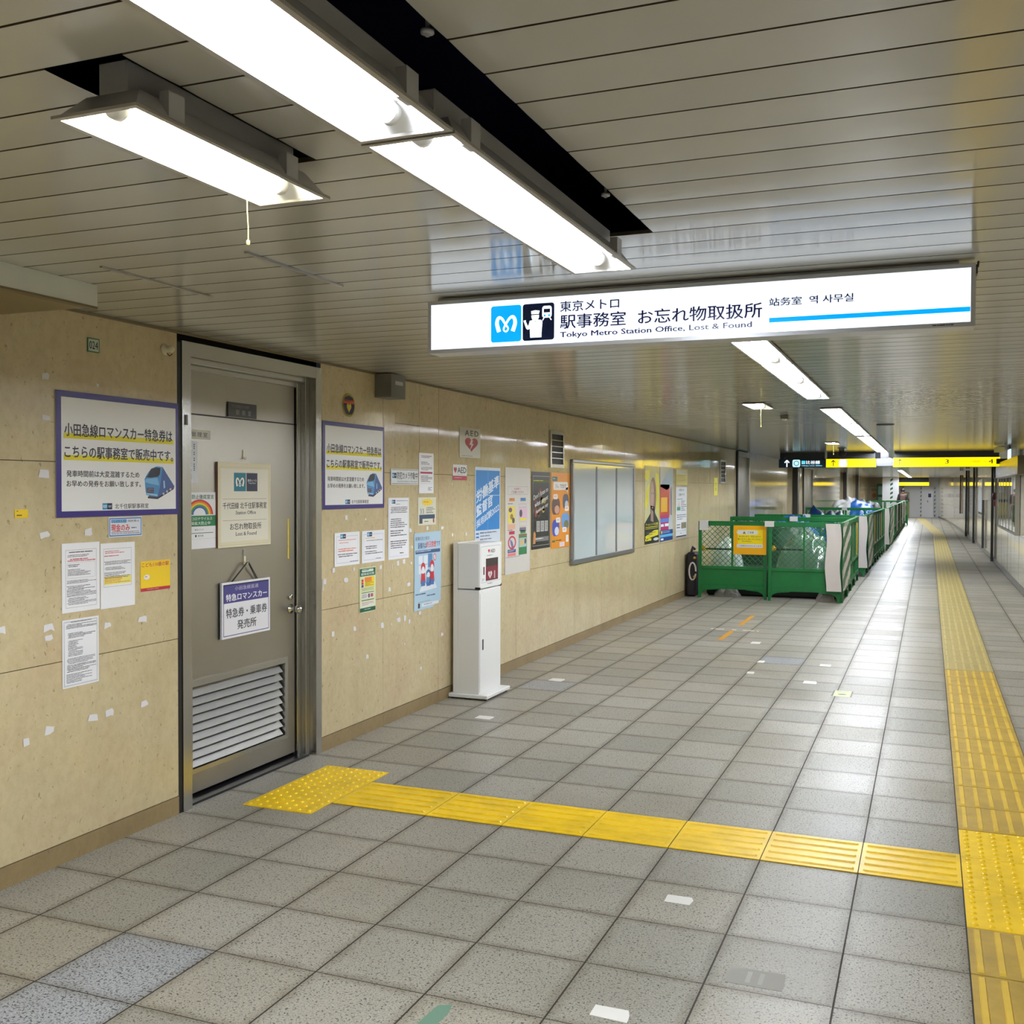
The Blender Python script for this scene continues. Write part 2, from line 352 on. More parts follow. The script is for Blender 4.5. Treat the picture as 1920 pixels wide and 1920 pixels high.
# ceiling of gently bowed slats, with slots over the lamps
P0, PW = -1.075, .1575
slots = [(2.42, 2.62, P0-48*PW, P0), (1.88, 2.06, P0-10*PW, P0-6*PW)]
LF = 8*PW
rows = [(2.535, P0+13*PW, 3), (2.535, P0+44*PW, 4), (2.535, P0+78*PW, 5), (2.49, P0+143*PW, 8), (2.38, P0+242*PW, 18)]
for x_, y_, n_ in rows: slots.append((x_-.097, x_+.097, y_, y_+n_*LF))
smalls = [(1.955, P0+39*PW), (1.945, P0+89*PW)]
for x_, y_ in smalls: slots.append((x_-.097, x_+.097, y_, y_+4*PW))
cl = MB()
k0, k1 = int((YB-P0)/PW)-1, int((YE-P0)/PW)+1
for k in range(k0, k1):
    y0, y1 = P0+k*PW, P0+(k+1)*PW; ym = (y0+y1)/2
    iv = [(-.02, rwx(y0)+.05)]
    for a, b, s0, s1 in slots:
        if s0-.01 < ym < s1+.01:
            iv = [q for (p0, p1) in iv for q in (((p0, a), (b, p1)) if p0 < a and b < p1 else ((p0, p1),))]
    g = .0034; N = 6
    for a, b in iv:
        V = []; prof = [(y0+g*.6, H+.012)]
        for j in range(N+1):
            t = j/N; prof.append((y0+g+(y1-y0-2*g)*t, H+.0010-.0010*(1-(2*t-1)**2)+(.0 if j in (0, N) else 0)))
        prof.append((y1-g*.6, H+.012))
        for (y, z) in prof: V += [(a, y, z), (b, y, z)]
        n_ = len(prof)
        cl.add(V[2:-2], [(2*i, 2*i+2, 2*i+3, 2*i+1) for i in range(n_-3)], M_CEIL, True)
        cl.add(V[:4], [(0, 2, 3, 1)], M_JOINT); cl.add(V[-4:], [(0, 2, 3, 1)], M_JOINT)
tag(cl.build('ceiling'), kind='structure')
# dark deck above the slats
dk = MB(); dk.box(-.2, 4.9, YB, YE, 2.62, 2.7, M_VOID)
for a, b, s0, s1 in slots: pass
tag(dk.build('ceiling_deck'), kind='structure')
# flush access hatch trim in the ceiling
ht = MB()
for x in (.745, 1.34):
    ht.box(x-.006, x+.006, -1.31, -.72, H-.006, H-.0005, M_RIM)
tag(ht.build('trim_1'), kind='structure')
# cornice strip along the top of the left wall
tr = MB(); tr.box(0.002, .012, -1.05, 15.6, H-.012, H-.001, mat('cornice_strip', (120, 108, 84), .5)); tag(tr.build('trim_2'), kind='structure')
# soffit box over the near left wall
sf = MB(); sf.box(0.0, .48, YB, -1.05, 2.27, H-.0, mat('soffit_metal', (214, 216, 204), .3)); sf.box(.45, .482, YB, -1.05, 2.262, 2.27, mat('soffit_lip', (120, 105, 70), .5))
sf.quad((0.003, YB, 2.269), (0.003, -1.055, 2.269), (.45, -1.055, 2.269), (.45, YB, 2.269), mat('soffit_wall_reflection', (128, 112, 72), .3))  # underside coloured olive to stand in for the wall's reflection
tag(sf.build('trim_3'), kind='structure')
# left wall panels
vy = [-7.9, -6.2, -4.4, -2.7, -1.62, -.0300001, 0, 1.25, 2.015, 2.86, 3.65, 4.43, 5.27, 6.07, 7.02, 7.92, 8.8, 9.7, 10.6, 11.45, 12.3, 13.15, 14.0, 14.85, 15.68, 17.11]
y = 17.98
while y < 26.5: vy.append(y); y += .87
vy += [26.83, 29.48]; y = 30.4
while y < 61.9: vy.append(y); y += .9
vy.append(62)
wl = MB(); R = random.Random(3)
wl.quad((-.006, YB, 0), (-.006, YB, 2.7), (-.006, -.03, 2.7), (-.006, -.03, 0), M_JOINT)
for a, b in ((1.25, 15.68), (17.11, 26.83), (29.48, 62)): wl.quad((-.006, a, 0), (-.006, a, 2.7), (-.006, b, 2.7), (-.006, b, 0), M_JOINT)
wl.box(-.2, -.19, -.2, 1.5, 0, 2.7, M_BLACK)
bl = MB()
for a, b in zip(vy, vy[1:]):
    if (a, b) in ((-.0300001, 0), (0, 1.25), (15.68, 17.11), (26.83, 29.48)): continue
    for z0, z1 in ((.088, .858), (.858, 1.70), (1.70, 2.35)):
        if abs(a-2.015) < .01 and z0 > 1.6:
            cells = [(a, 2.18, z0, z1), (2.18, 2.55, z0, 2.04), (2.18, 2.55, 2.04, z1), (2.55, b, z0, z1)]
        else: cells = [(a, b, z0, z1)]
        for (ya, yb, za, zb) in cells:
            g = .0017; e = [R.uniform(0, .0012) for _ in range(4)]
            V = [(e[0], ya+g, za+g), (e[1], yb-g, za+g), (e[2], yb-g, zb-g), (e[3], ya+g, zb-g)]
            V += [(-.006, v[1], v[2]) for v in V]
            wl.add(V, [(0, 1, 2, 3), (0, 4, 5, 1), (1, 5, 6, 2), (2, 6, 7, 3), (3, 7, 4, 0)], M_WALL)
    bl.box(-.005, .004, a+.001, b-.001, 0, .086, M_BASE)
tag(wl.build('wall_left'), kind='structure'); tag(bl.build('baseboard_left'), kind='structure')
# right wall following the bend
wr = MB(); br = MB(); y = YB; R = random.Random(5)
while y < YE:
    y2 = min(y+.87, YE); xa, xb = rwx(y), rwx(y2)
    for z0, z1 in ((.1, .86), (.86, 1.7), (1.7, 2.36)):
        e = [R.uniform(0, .002) for _ in range(4)]
        wr.add([(xa-e[0], y+.002, z0+.002), (xb-e[1], y2-.002, z0+.002), (xb-e[2], y2-.002, z1-.002), (xa-e[3], y+.002, z1-.002)], [(0, 3, 2, 1)], M_WALLR)
    wr.quad((xa+.006, y, 0), (xa+.006, y, 2.7), (xb+.006, y2, 2.7), (xb+.006, y2, 0), M_JOINT)
    br.add([(xa-.006, y, 0), (xb-.006, y2, 0), (xb-.006, y2, .1), (xa-.006, y, .1), (xb+.01, y2, .1), (xa+.01, y, .1)], [(0, 3, 2, 1), (3, 5, 4, 2)], mat('dark_skirting', (84, 78, 66), .3))
    y = y2
tag(wr.build('wall_right'), kind='structure'); tag(br.build('baseboard_right'), kind='structure')
wb = MB(); wb.quad((-.1, YB, 0), (4.9, YB, 0), (4.9, YB, 2.7), (-.1, YB, 2.7), mat('back_wall', (150, 142, 122), .5)); tag(wb.build('wall_back'), kind='structure')
we = MB(); we.box(-.1, 2.0, 62, 62.2, 0, 2.4, mat('end_wall', (168, 160, 138), .4)); we.box(2.0, 4.9, 62.0, 62.2, 0, 2.4, mat('hoarding_white', (214, 214, 216), .35)); tag(we.build('wall_end'), kind='structure')
# lower fascia on the far right
fr = MB(); fr.box(4.6, 4.749, 13.0, 18.6, 1.84, 2.12, mat('olive_fascia', (104, 96, 72), .25)); fr.box(4.58, 4.749, 18.6, 18.75, 1.84, 2.12, M_BLACK); tag(fr.build('trim_4'), kind='structure')
# ------------------------------------------------------------ stainless door
D = empty('door_1', (0, 0, 0), None, None); D['kind'] = 'structure'
XD = -.09
m = MB()
m.box(-.13, .006, .0, .066, 0, 2.31, M_STEEL); m.box(-.13, .006, 1.19, 1.25, 0, 2.31, M_STEEL)
m.box(-.13, .0055, .066, 1.19, 2.245, 2.31, M_STEEL)
m.box(-.13, -.04, 1.15, 1.19, 0, 2.245, M_STEEL, .003); m.box(-.13, -.04, .066, 1.15, 2.215, 2.245, M_STEEL, .003)
m.box(-.13, -.075, 1.115, 1.15, 0, 2.215, M_STEEL, .003); m.box(-.13, -.075, .066, 1.115, 2.185, 2.215, M_STEEL, .003)
m.box(-.13, -.02, .066, 1.15, 0, .012, mat('door_sill', (62, 62, 66), .3, metal=.8))
m.box(-.15, .001, -.03, -.001, 0, 2.3, M_BLACK)
m.build('door_frame', D)
m = MB(); m.box(-.13, XD, .066, 1.105, 1.972, 2.185, M_STEELD); m.box(-.13, XD-.004, .066, 1.113, 1.964, 1.972, M_BLACK); m.build('transom_panel', D)
leaf = MB(); leaf.box(-.13, XD, .066, .18, .03, 1.964, M_STEELD); leaf.box(-.13, XD, 1.0, 1.105, .03, 1.964, M_STEELD); leaf.box(-.13, XD, .18, 1.0, .575, 1.964, M_STEELD); leaf.box(-.13, XD, .18, 1.0, .03, .155, M_STEELD)
leaf.box(-.128, -.126, .17, 1.02, .12, .6, M_BLACK); leaf.box(-.13, XD-.01, 1.105, 1.115, .012, 1.965, M_BLACK)
lf = leaf.build('door_leaf', D)
# louvre frame and blades
m = MB(); m.box(XD, XD+.006, .15, 1.03, .575, .61, M_STEEL); m.box(XD, XD+.006, 1.0, 1.03, .13, .575, M_STEEL); m.box(XD, XD+.006, .15, 1.0, .13, .155, M_STEEL); m.box(XD, XD+.006, .15, .18, .155, .575, M_STEEL); m.build('louvre_frame', lf)
m = MB()
for i in range(9):
    z = .172+i*.0455
    V = [(XD-.002, .182, z-.012), (XD-.034, .182, z+.026), (XD-.031, .182, z+.0275), (XD+.001, .182, z-.01)]
    V += [(v[0], .985, v[2]) for v in V]; V += []
    m.add(V, [(0, 1, 2, 3), (4, 7, 6, 5), (0, 4, 5, 1), (3, 2, 6, 7), (0, 3, 7, 4), (1, 5, 6, 2)], M_STEELB)
m.build('louvre_blades', lf)
m = MB(); m.lathe((XD, 1.06, .885), [(.0, .0), (.028, 0), (.028, .008), (.012, .012), (.011, .035), (.02, .045), (.026, .06), (.022, .075), (0, .08)], M_CHROME, 20, 'x'); m.build('door_handle', lf)
m = MB(); m.lathe((XD, 1.055, .955), [(0, 0), (.018, 0), (.018, .012), (.012, .016), (0, .017)], M_CHROME, 18, 'x'); m.box(XD+.016, XD+.019, 1.0535, 1.0565, .948, .962, M_BLACK); m.build('keyhole_lock', lf)
m = MB(); m.box(.006, .012, .02, .035, 1.9, 1.95, M_GREY, .001); m.build('wall_button', D)
XS = XD+.0005
c = Card(.25, .078, .008, mat('slate_plate', (66, 66, 68), .4)); c.tx('千代田線北千住駅', .03, .05, .18, .066, ink(120, 120, 122)); c.tx('駅  務  室', .065, .012, .2, .04, ink(150, 150, 152)); c.put('name_plate', XS, .475, 1.975, 'dark slate nameplate with faded lettering above the steel door', 'nameplate')
c = Card(.26, .048, .001, mat('label_grey', (226, 226, 220), .5)); c.tx('防災管理室', .02, .012, .235, .036, BK, sp=1.3); c.put('door_label', XS, .075, 1.842, 'pale horizontal label of black characters, high on the steel door', 'label')
c = Card(.15, .21, .001, mat('label_blue', (222, 226, 236), .5))
for i, (u, a, b) in enumerate(((.125, .06, .2), (.1, .02, .195), (.07, .02, .19), (.04, .02, .18))):
    for q in range(14): 
        if R.random() < .75: c.r(u-.004, a+(b-a)*q/14, u+.004, a+(b-a)*(q+.6)/14, ink(60, 60, 70))
c.put('vertical_notice', XS, .08, 1.62, 'narrow white notice of vertical print on the door, below the pale label', 'notice')
# station office board
c = Card(.47, .455, .012, M_CREAM, body=mat('cream_edge', (120, 80, 60), .5))
c.frame(.012, .012, .458, .43, .0015, ink(200, 190, 160), 1); c.r(.025, .03, .445, .42, ink(234, 230, 214), 1)
c.r(.135, .3, .24, .4, ink(0, 118, 140), 2); c.r(.245, .3, .345, .4, ink(18, 30, 62), 2); c.mlogo(.135, .3, .105, .1, ink(240, 240, 232), 3)
c.tx('東京メトロ', .255, .352, .335, .366, ink(225, 228, 230), 3, .5); c.tx('TokyoMetro', .262, .338, .33, .349, ink(225, 228, 230), 3)
c.r(.04, .258, .43, .2595, ink(110, 105, 90), 2); c.tx('千代田線 北千住駅事務室', .04, .205, .43, .24, ink(40, 38, 36), 2, .6); c.tx('Station Office', .15, .175, .33, .194, ink(50, 48, 44), 2, .5)
c.r(.04, .143, .43, .1445, ink(110, 105, 90), 2); c.tx('お忘れ物取扱所', .1, .092, .38, .128, ink(40, 38, 36), 2, .6); c.tx('Lost & Found', .15, .06, .335, .08, ink(50, 48, 44), 2, .5)
c.put('station_office_board', XS, .38, 1.275, 'cream board with teal and navy squares at eye level on the steel door', 'sign')
c = Card(.26, .29, .001, M_PAPER)
c.tx('感染防止徹底宣言', .01, .255, .245, .278, ink(20, 100, 70), 2, .6)
for i, q in enumerate(((200, 40, 30), (235, 120, 30), (235, 200, 40), (60, 150, 70), (50, 90, 170))): c.arc(.13, .175, .108-.012*i, .096-.012*i, ink(*q), 2, sy=.72)
c.r(0, .115, .26, .17, ink(20, 120, 70), 2); c.tx('新型コロナウイルス', .02, .146, .23, .163, ink(230, 235, 230), 3, .4); c.tx('感染拡大防止中', .04, .122, .215, .14, ink(230, 235, 230), 3, .4)
c.r(0, .079, .24, .082, ink(20, 110, 70), 2); c.tx('東京メトロ', .09, .093, .16, .102, ink(70, 70, 70), 2); c.ell(.1, .066, .006, .007, ink(30, 60, 40), 2); c.tx('東京都', .115, .061, .16, .071, ink(60, 60, 60), 2); c.r(0, .05, .26, .0508, ink(170, 190, 180), 2)
c.put('rainbow_notice', XS, .115, 1.28, 'white notice with a rainbow over a green band, left of the cream board', 'notice')
# hook and hanging sign
m = MB(); m.box(0, .004, -.006, .006, 0, .05, M_CREAM); m.tube([(.006, 0, .012), (.012, 0, -.002), (.02, 0, .002), (.02, 0, .012)], .003, M_CREAM, 6); tag(m.build('adhesive_hook', loc=(XS, .613, 1.75)), 'cream adhesive hook above the cream board', 'hook')
m = MB(); m.box(0, .004, -.01, .01, .045, .075, mat('hook_pad', (160, 158, 150), .5)); m.box(0, .006, -.007, .007, -.005, .04, M_CREAM); m.tube([(.006, 0, .01), (.016, 0, -.004), (.024, 0, .004), (.024, 0, .014)], .004, M_CREAM, 6); tag(m.build('adhesive_hook', loc=(XS, .62, 1.18)), 'cream adhesive hook under the cream board, carrying the hanging sign', 'hook')
E_ = empty('hanging_sign', (XS+.008, .4, .79), 'white and indigo ticket sign hung on a black cord from the door', 'sign')
c = Card(.43, .3, .012, ink(228, 228, 234, .3), body=ink(190, 190, 196))
c.frame(.012, .012, .418, .288, .004, ink(66, 62, 130), 1); c.r(.012, .188, .418, .288, ink(66, 62, 130), 1)
c.tx('小田急線直通', .11, .252, .32, .274, ink(176, 172, 200), 2, .5); c.tx('特急ロマンスカー', .035, .198, .4, .236, ink(232, 232, 240), 2, 1)
c.tx('特急券・乗車券', .035, .108, .4, .158, ink(70, 72, 78), 2, 1); c.tx('発売所', .13, .04, .3, .09, ink(70, 72, 78), 2, 1)
c.build('sign_board', E_)
m = MB(); m.tube([(.006, .09, .3), (.016, .21, .395), (.018, .22, .4), (.016, .23, .395), (.006, .32, .3)], .0028, M_BLACK, 6); m.tube([(.004, .1, .3), (.014, .212, .392)], .0025, M_BLACK, 6); m.tube([(.004, .31, .3), (.014, .228, .392)], .0025, M_BLACK, 6); m.build('cord', E_)
c = Card(.012, .235, .001, ink(236, 210, 20)); c.r(.001, .07, .011, .072, ink(150, 130, 20)); c.put('yellow_tape_strip', XS, 1.035, 1.18, 'vertical strip of bright yellow tape near the door edge, above the knob', 'tape')
# ------------------------------------------------------------ wall signs and posters
def train(c, u, v, w, h):
    f = lambda x, y: (u+x*w, v+y*h)
    c.poly([f(*p) for p in ((.12, .02), (.4, 0), (.98, .3), (1, .38), (.75, .75), (.6, .98), (.45, 1), (.38, .9))], ink(60, 90, 150), 2)
    c.poly([f(*p) for p in ((.05, .1), (.42, .05), (.5, .35), (.56, .75), (.6, .97), (.4, 1), (.22, .93), (.08, .75), (.0, .6), (.02, .3))], ink(74, 140, 196), 3)
    c.poly([f(*p) for p in ((.1, .92-.22), (.2, .9), (.36, .97), (.52, .95), (.5, .76), (.44, .68), (.2, .64), (.03, .66))], ink(24, 26, 44), 4)
    c.poly([f(*p) for p in ((.04, .6), (.42, .64), (.48, .4), (.2, .45), (.01, .5))], ink(120, 182, 224), 4)
    c.r(*f(.07, .16), *f(.3, .33), ink(50, 54, 74), 4); c.lines(u+.09*w, u+.28*w, v+.31*h, v+.18*h, 4, ink(150, 130, 150), 5, .5, 4)
    c.poly([f(*p) for p in ((.05, .12), (.42, .06), (.42, .12), (.06, .17))], ink(150, 200, 232), 4)
    c.poly([f(*p) for p in ((.1, .0), (.42, -.03), (.95, .27), (.98, .32), (.42, .03), (.1, .06))], ink(20, 18, 26), 4)
    for q in range(3): c.ell(u+(.62+.12*q)*w, v+(.14+.07*q)*h, .035*w, .04*h, ink(190, 190, 196), 5, n=10)
    c.poly([f(*p) for p in ((.62, .55), (.66, .56), (.68, .34), (.63, .3))], ink(160, 200, 230), 3); c.poly([f(*p) for p in ((.75, .3), (.98, .34), (.98, .36), (.75, .34))], ink(120, 60, 90), 4)
def sale(y, label):
    W, Hh = .76, .535
    c = Card(W, Hh, .004, M_BLUESIGN, body=ink(150, 150, 160)); c.r(.028, .026, W-.02, Hh-.026, ink(240, 240, 240, .28), 1)
    c.r(.04, .335, .745-.02, .357, ink(230, 216, 20), 2); c.tx('小田急線ロマンスカー特急券は', .045, .345, .715, .4, BK, 3, 1.1)
    c.r(.04, .243, .745-.02, .265, ink(230, 216, 20), 2); c.tx('こちらの駅事務室で販売中です。', .045, .253, .72, .306, BK, 3, 1.1)
    c.tx('発車時間前は大変混雑するため', .055, .172, .49, .2, BK, 2, .9); c.tx('お早めの発券をお願い致します。', .055, .13, .5, .157, BK, 2, .9)
    train(c, .525, .078, .205, .15); c.minilogo(.26, .03, .058, .028); c.tx('北千住駅駅事務室', .335, .032, .55, .055, ink(50, 50, 56), 2, .6)
    c.put('ticket_sales_sign', .003, y, 1.465, label, 'sign')
sale(-.79, 'large indigo-framed train ticket sign, left of the steel door'); sale(1.26, 'indigo-framed train ticket sign right of the steel door')
c = Card(.07, .062, .002, ink(60, 120, 80)); c.r(.005, .005, .065, .057, ink(190, 205, 190)); c.tx('024', .01, .014, .06, .048, BK, 2, .4); c.put('number_plate', .003, -.61, 2.18, 'small green-edged plate reading 024 near the ceiling', 'number plate')
m = MB(); m.lathe((0, 0, 0), [(0, 0), (.026, 0), (.026, .006), (.015, .014), (.012, .03), (.017, .04), (.012, .052), (0, .055)], M_CREAM, 18, 'x'); m.tube([(.01, .004, -.015), (.02, .012, -.03), (.03, .02, -.02)], .003, M_DARK, 6); tag(m.build('wall_hook', loc=(.002, -.12, 2.25)), 'round cream knob fitting with dark hook beside the door frame top', 'hook')
c = Card(.21, .09, .001, ink(222, 226, 236)); c.frame(.004, .004, .206, .086, .005, ink(36, 120, 190)); c.r(.015, .064, .11, .078, ink(40, 130, 190), 2); c.tx('ロマンスカー', .02, .066, .105, .076, ink(210, 230, 240), 3); c.tx('特急券の購入は', .118, .066, .19, .076, BK, 2, .4)
c.tx('現金のみ', .015, .026, .13, .058, ink(206, 50, 46), 2, 1.2); c.lines(.14, .195, .042, .032, 1, BK, 2); c.lines(.015, .195, .024, .01, 2, ink(90, 60, 60), 2); c.put('cash_only_notice', .003, -.49, 1.37, 'small blue-bordered notice with red characters below the left ticket sign', 'notice')
def a4(w, h, seed, parts, base=M_PAPER, fr=None):
    c = Card(w, h, .0012, base)
    if fr: c.frame(w*.06, h*.05, w*.94, h*(1-.05), .0012, fr, 1)
    for i, (u0, u1, vt, vb, n, col) in enumerate(parts): c.lines(w*u0, w*u1, h*vt, h*vb, n, col, 2, .5, seed+i)
    return c
G1, RD = ink(84, 84, 92), ink(206, 96, 100)
c = a4(.214, .295, 1, [(.18, .82, .875, .845, 1, BK), (.14, .85, .83, .79, 2, G1), (.2, .8, .775, .74, 1, RD), (.14, .88, .75, .72, 1, RD), (.15, .6, .69, .645, 2, G1), (.15, .75, .62, .52, 5, G1), (.12, .9, .46, .41, 3, G1), (.12, .9, .38, .22, 8, G1), (.13, .9, .21, .1, 6, G1)]); c.frame(.02, .02, .195, .266, .001, ink(120, 120, 130)); c.frame(.03, .145, .188, .212, .0007, ink(150, 150, 158))
c.put('paper_notice', .003, -.76, 1.06, 'white notice sheet of dense small print with red heading, left one of the pair', 'notice')
c = a4(.212, .29, 9, [(.12, .88, .88, .83, 2, RD), (.1, .88, .81, .78, 1, RD), (.1, .88, .72, .66, 3, G1), (.1, .88, .63, .58, 3, G1), (.1, .85, .55, .45, 5, G1)]); c.frame(.018, .095, .19, .265, .001, ink(120, 120, 130)); c.r(.02, .105, .188, .14, ink(240, 228, 120), 1); c.lines(.024, .18, .135, .108, 4, ink(214, 130, 60), 2, .5, 3)
c.put('paper_notice', .003, -.54, 1.055, 'white notice sheet with a yellow highlighted block, right one of the pair', 'notice')
c = a4(.206, .29, 21, [(.2, .8, .965, .945, 1, BK), (.1, .94, .93, .86, 4, BK), (.15, .9, .8, .72, 4, BK), (.15, .55, .69, .45, 13, G1), (.12, .9, .43, .34, 5, G1), (.12, .92, .33, .22, 6, BK), (.1, .8, .2, .06, 7, G1)]); c.frame(.008, .008, .198, .282, .0012, ink(70, 90, 110)); c.frame(.012, .012, .194, .278, .0006, ink(120, 130, 140))
c.put('paper_notice', .003, -.76, .74, 'double-bordered white notice sheet of dense print, below the pair of sheets', 'notice')
c = Card(.2, .14, .001, ink(244, 206, 20)); c.tx('こども110番の駅', .008, .112, .192, .132, ink(196, 60, 60), 2, .7); c.r(0, 0, .2, .014, ink(190, 30, 60), 2); c.lines(.04, .17, .009, .004, 1, ink(240, 200, 200), 3); c.ell(.04, .065, .02, .012, ink(240, 236, 230), 2); c.lines(.028, .05, .07, .06, 1, RD, 3)
c.put('yellow_poster', .003, -.29, 1.11, 'small yellow square poster with a red base strip, beside the door frame', 'poster')
c = Card(.065, .035, .001, ink(236, 200, 20)); c.lines(.008, .055, .014, .004, 1, BK, 2); c.lines(.008, .02, .03, .022, 1, BK, 2); c.put('yellow_sticker', .003, -1.0, 1.468, 'torn little yellow sticker at the far left of the wall', 'sticker')
c = Card(.4, .108, .004, ink(222, 224, 226, .3)); c.r(.01, .1, .39, .103, ink(60, 80, 90)); c.r(.01, .006, .39, .009, ink(60, 80, 90)); c.minilogo(.015, .045, .06, .035); c.tx('防犯カメラ作動中', .085, .038, .39, .088, BK, 2, .6); c.tx('Security Camera in Operation', .09, .014, .385, .03, ink(90, 100, 100), 2)
c.put('camera_notice_plate', .003, 2.115, 1.62, 'white horizontal plate of large black characters right of the ticket sign', 'sign')
c = a4(.235, .29, 30, [(.15, .85, .93, .87, 2, ink(120, 60, 80)), (.12, .9, .78, .7, 2, G1), (.12, .9, .65, .56, 3, G1), (.12, .9, .44, .27, 5, G1), (.6, .9, .15, .06, 3, G1)]); c.frame(.02, .2, .215, .275, .001, ink(170, 90, 110)); c.r(.02, .142, .215, .155, ink(176, 30, 70)); c.frame(.02, .07, .215, .14, .0008, ink(170, 90, 110))
c.put('paper_notice', .003, 2.535, 1.56, 'tall white notice with a crimson band, right of the long black-lettered plate', 'notice')
c = a4(.3, .42, 40, [(.38, .95, .955, .935, 1, ink(130, 150, 190)), (.35, .6, .9, .885, 1, G1), (.1, .92, .85, .74, 4, G1), (.1, .9, .66, .5, 5, G1), (.1, .9, .47, .36, 3, G1), (.1, .9, .3, .16, 4, G1), (.55, .8, .1, .07, 1, BK)]); c.frame(.016, .02, .285, .4, .001, ink(130, 150, 190)); c.minilogo(.05, .38, .05, .026); c.r(.12, .4, .2, .401, G1, 3)
c.put('paper_notice', .003, 2.08, 1.11, 'tall white letter-like notice with small logo squares, right of the ticket sign corner', 'notice')
c = Card(.29, .2, .001, ink(222, 220, 200)); c.poly([(.15+.105*math.cos(i*math.pi/14)*(1 if i % 2 else .7), .165+.03*math.sin(i*math.pi/14)*(1 if i % 2 else .65)) for i in range(28)], ink(240, 210, 30), 1); c.lines(.09, .21, .17, .158, 1, ink(200, 70, 40), 2); c.lines(.13, .27, .128, .08, 4, G1, 2); c.r(.02, .045, .27, .075, ink(24, 62, 92), 2); c.r(.02, .012, .07, .045, ink(60, 60, 70), 2); c.lines(.1, .2, .03, .015, 1, BK, 2); c.ell(.25, .03, .012, .018, ink(150, 60, 40), 2); c.stroke([(.04, .12), (.05, .1), (.045, .08)], [.012, .014, .01], ink(140, 140, 150), 2); c.stroke([(.075, .12), (.085, .1), (.08, .08)], [.012, .014, .01], ink(140, 140, 150), 2)
c.put('small_poster', .003, 2.52, 1.33, 'small cream poster with yellow starburst and navy band, under the crimson-banded notice', 'poster')
for yy, hc, lb in ((1.40, ink(222, 110, 70), 'white bordered notice with orange-red heading, left of two under the ticket sign'), (1.73, ink(226, 170, 80), 'white bordered notice with yellow-orange heading, right of two under the ticket sign')):
    c = a4(.3, .208, int(yy*50), [(.14, .86, .78, .74, 1, hc), (.18, .9, .7, .66, 1, hc if yy < 1.5 else G1), (.14, .9, .52, .4, 2, G1 if yy > 1.5 else hc), (.12, .9, .36, .24, 2, G1), (.6, .95, .12, .08, 1, G1)]); c.frame(.022, .018, .28, .185, .0014, ink(110, 150, 190)); c.minilogo(.065, .17, .066, .028)
    c.put('paper_notice', .003, yy, 1.11, lb, 'notice')
c = Card(.21, .29, .001, ink(216, 222, 176)); DG = ink(16, 90, 66); c.r(.004, .235, .206, .285, DG); c.rr(.03, .262, .18, .279, ink(210, 225, 215), 2, .5); c.lines(.04, .17, .276, .266, 1, DG, 3); c.tx('感染症対策', .02, .241, .19, .257, ink(220, 230, 220), 2, .6); c.r(.065, .165, .19, .228, ink(238, 210, 40), 2); c.r(.065, .2, .155, .226, ink(236, 130, 50), 3)
c.lines(.07, .18, .198, .168, 4, ink(120, 90, 30), 3)
for i, q in enumerate(((210, 50, 40), (210, 50, 40), (40, 60, 130))): c.r(.025, .2-.018*i, .05, .213-.018*i+.003, ink(*q), 2)
c.lines(.025, .185, .158, .138, 3, ink(130, 140, 90), 2); c.r(.025, .126, .185, .13, DG, 2); c.r(.025, .088, .185, .122, ink(226, 224, 220), 2); c.lines(.03, .1, .118, .092, 4, G1, 3); c.r(.11, .093, .13, .118, ink(90, 60, 80), 3); c.r(.14, .095, .175, .117, ink(180, 90, 100), 3); c.r(.025, .076, .185, .081, DG, 2); c.r(.015, .035, .2, .072, ink(228, 228, 214), 2); c.lines(.03, .18, .066, .042, 3, ink(180, 120, 110), 3); c.r(.004, .004, .206, .03, DG, 2); c.lines(.06, .19, .022, .012, 1, ink(190, 215, 200), 3)
c.put('green_notice', .003, 1.70, .79, 'small tall pale green notice with dark green bands and yellow block', 'notice')
LB = ink(176, 204, 222); NV = ink(60, 84, 130)
c = Card(.44, .56, .0015, LB, corner=[(0, 0), (.3, .005), (.36, .03), (.43, .045), (.44, .2), (.435, .56), (.0, .555), (.005, .3)])
c.tx('駅構内及び車内', .02, .5, .24, .528, NV, 2); c.tx('駅構内は', .06, .44, .19, .485, NV, 2, .8); c.tx('終日禁煙', .19, .445, .35, .49, ink(214, 80, 84), 2, 1); c.tx('です', .355, .45, .42, .487, NV, 2, .8); c.r(.02, .405, .42, .43, NV, 1); c.lines(.03, .41, .426, .41, 1, LB, 2)
for u in (.07, .15): c.r(u, .33, u+.065, .39, ink(222, 230, 238), 1); c.r(u, .26, u+.065, .32, ink(222, 230, 238), 1)
c.r(.22, .3, .29, .4, ink(90, 140, 190), 1); c.ell(.33, .37, .024, .026, ink(200, 70, 80), 1); c.ell(.33, .37, .017, .019, ink(230, 235, 240), 2); c.stroke([(.318, .358), (.342, .382)], [.005, .005], ink(200, 70, 80), 3)
c.poly([(.08, .13), (.37, .14), (.33, .19), (.13, .19)], ink(222, 230, 238), 1)
for (u, v, hh, q) in ((.14, .17, .17, (196, 50, 60)), (.285, .17, .18, (196, 50, 60)), (.225, .165, .12, (60, 110, 160))):
    c.ell(u, v+hh*.8, .035, hh*.2, ink(*q), 2); c.ell(u, v+hh*.68, .024, hh*.16, ink(232, 232, 236), 3); c.poly([(u-.04, v+hh*.12), (u+.04, v+hh*.12), (u+.028, v+hh*.55), (u-.028, v+hh*.55)], ink(*(q if q[0] > 100 else (90, 130, 180))), 2); c.r(u-.032, v, u+.032, v+hh*.22, ink(70, 110, 170), 3)
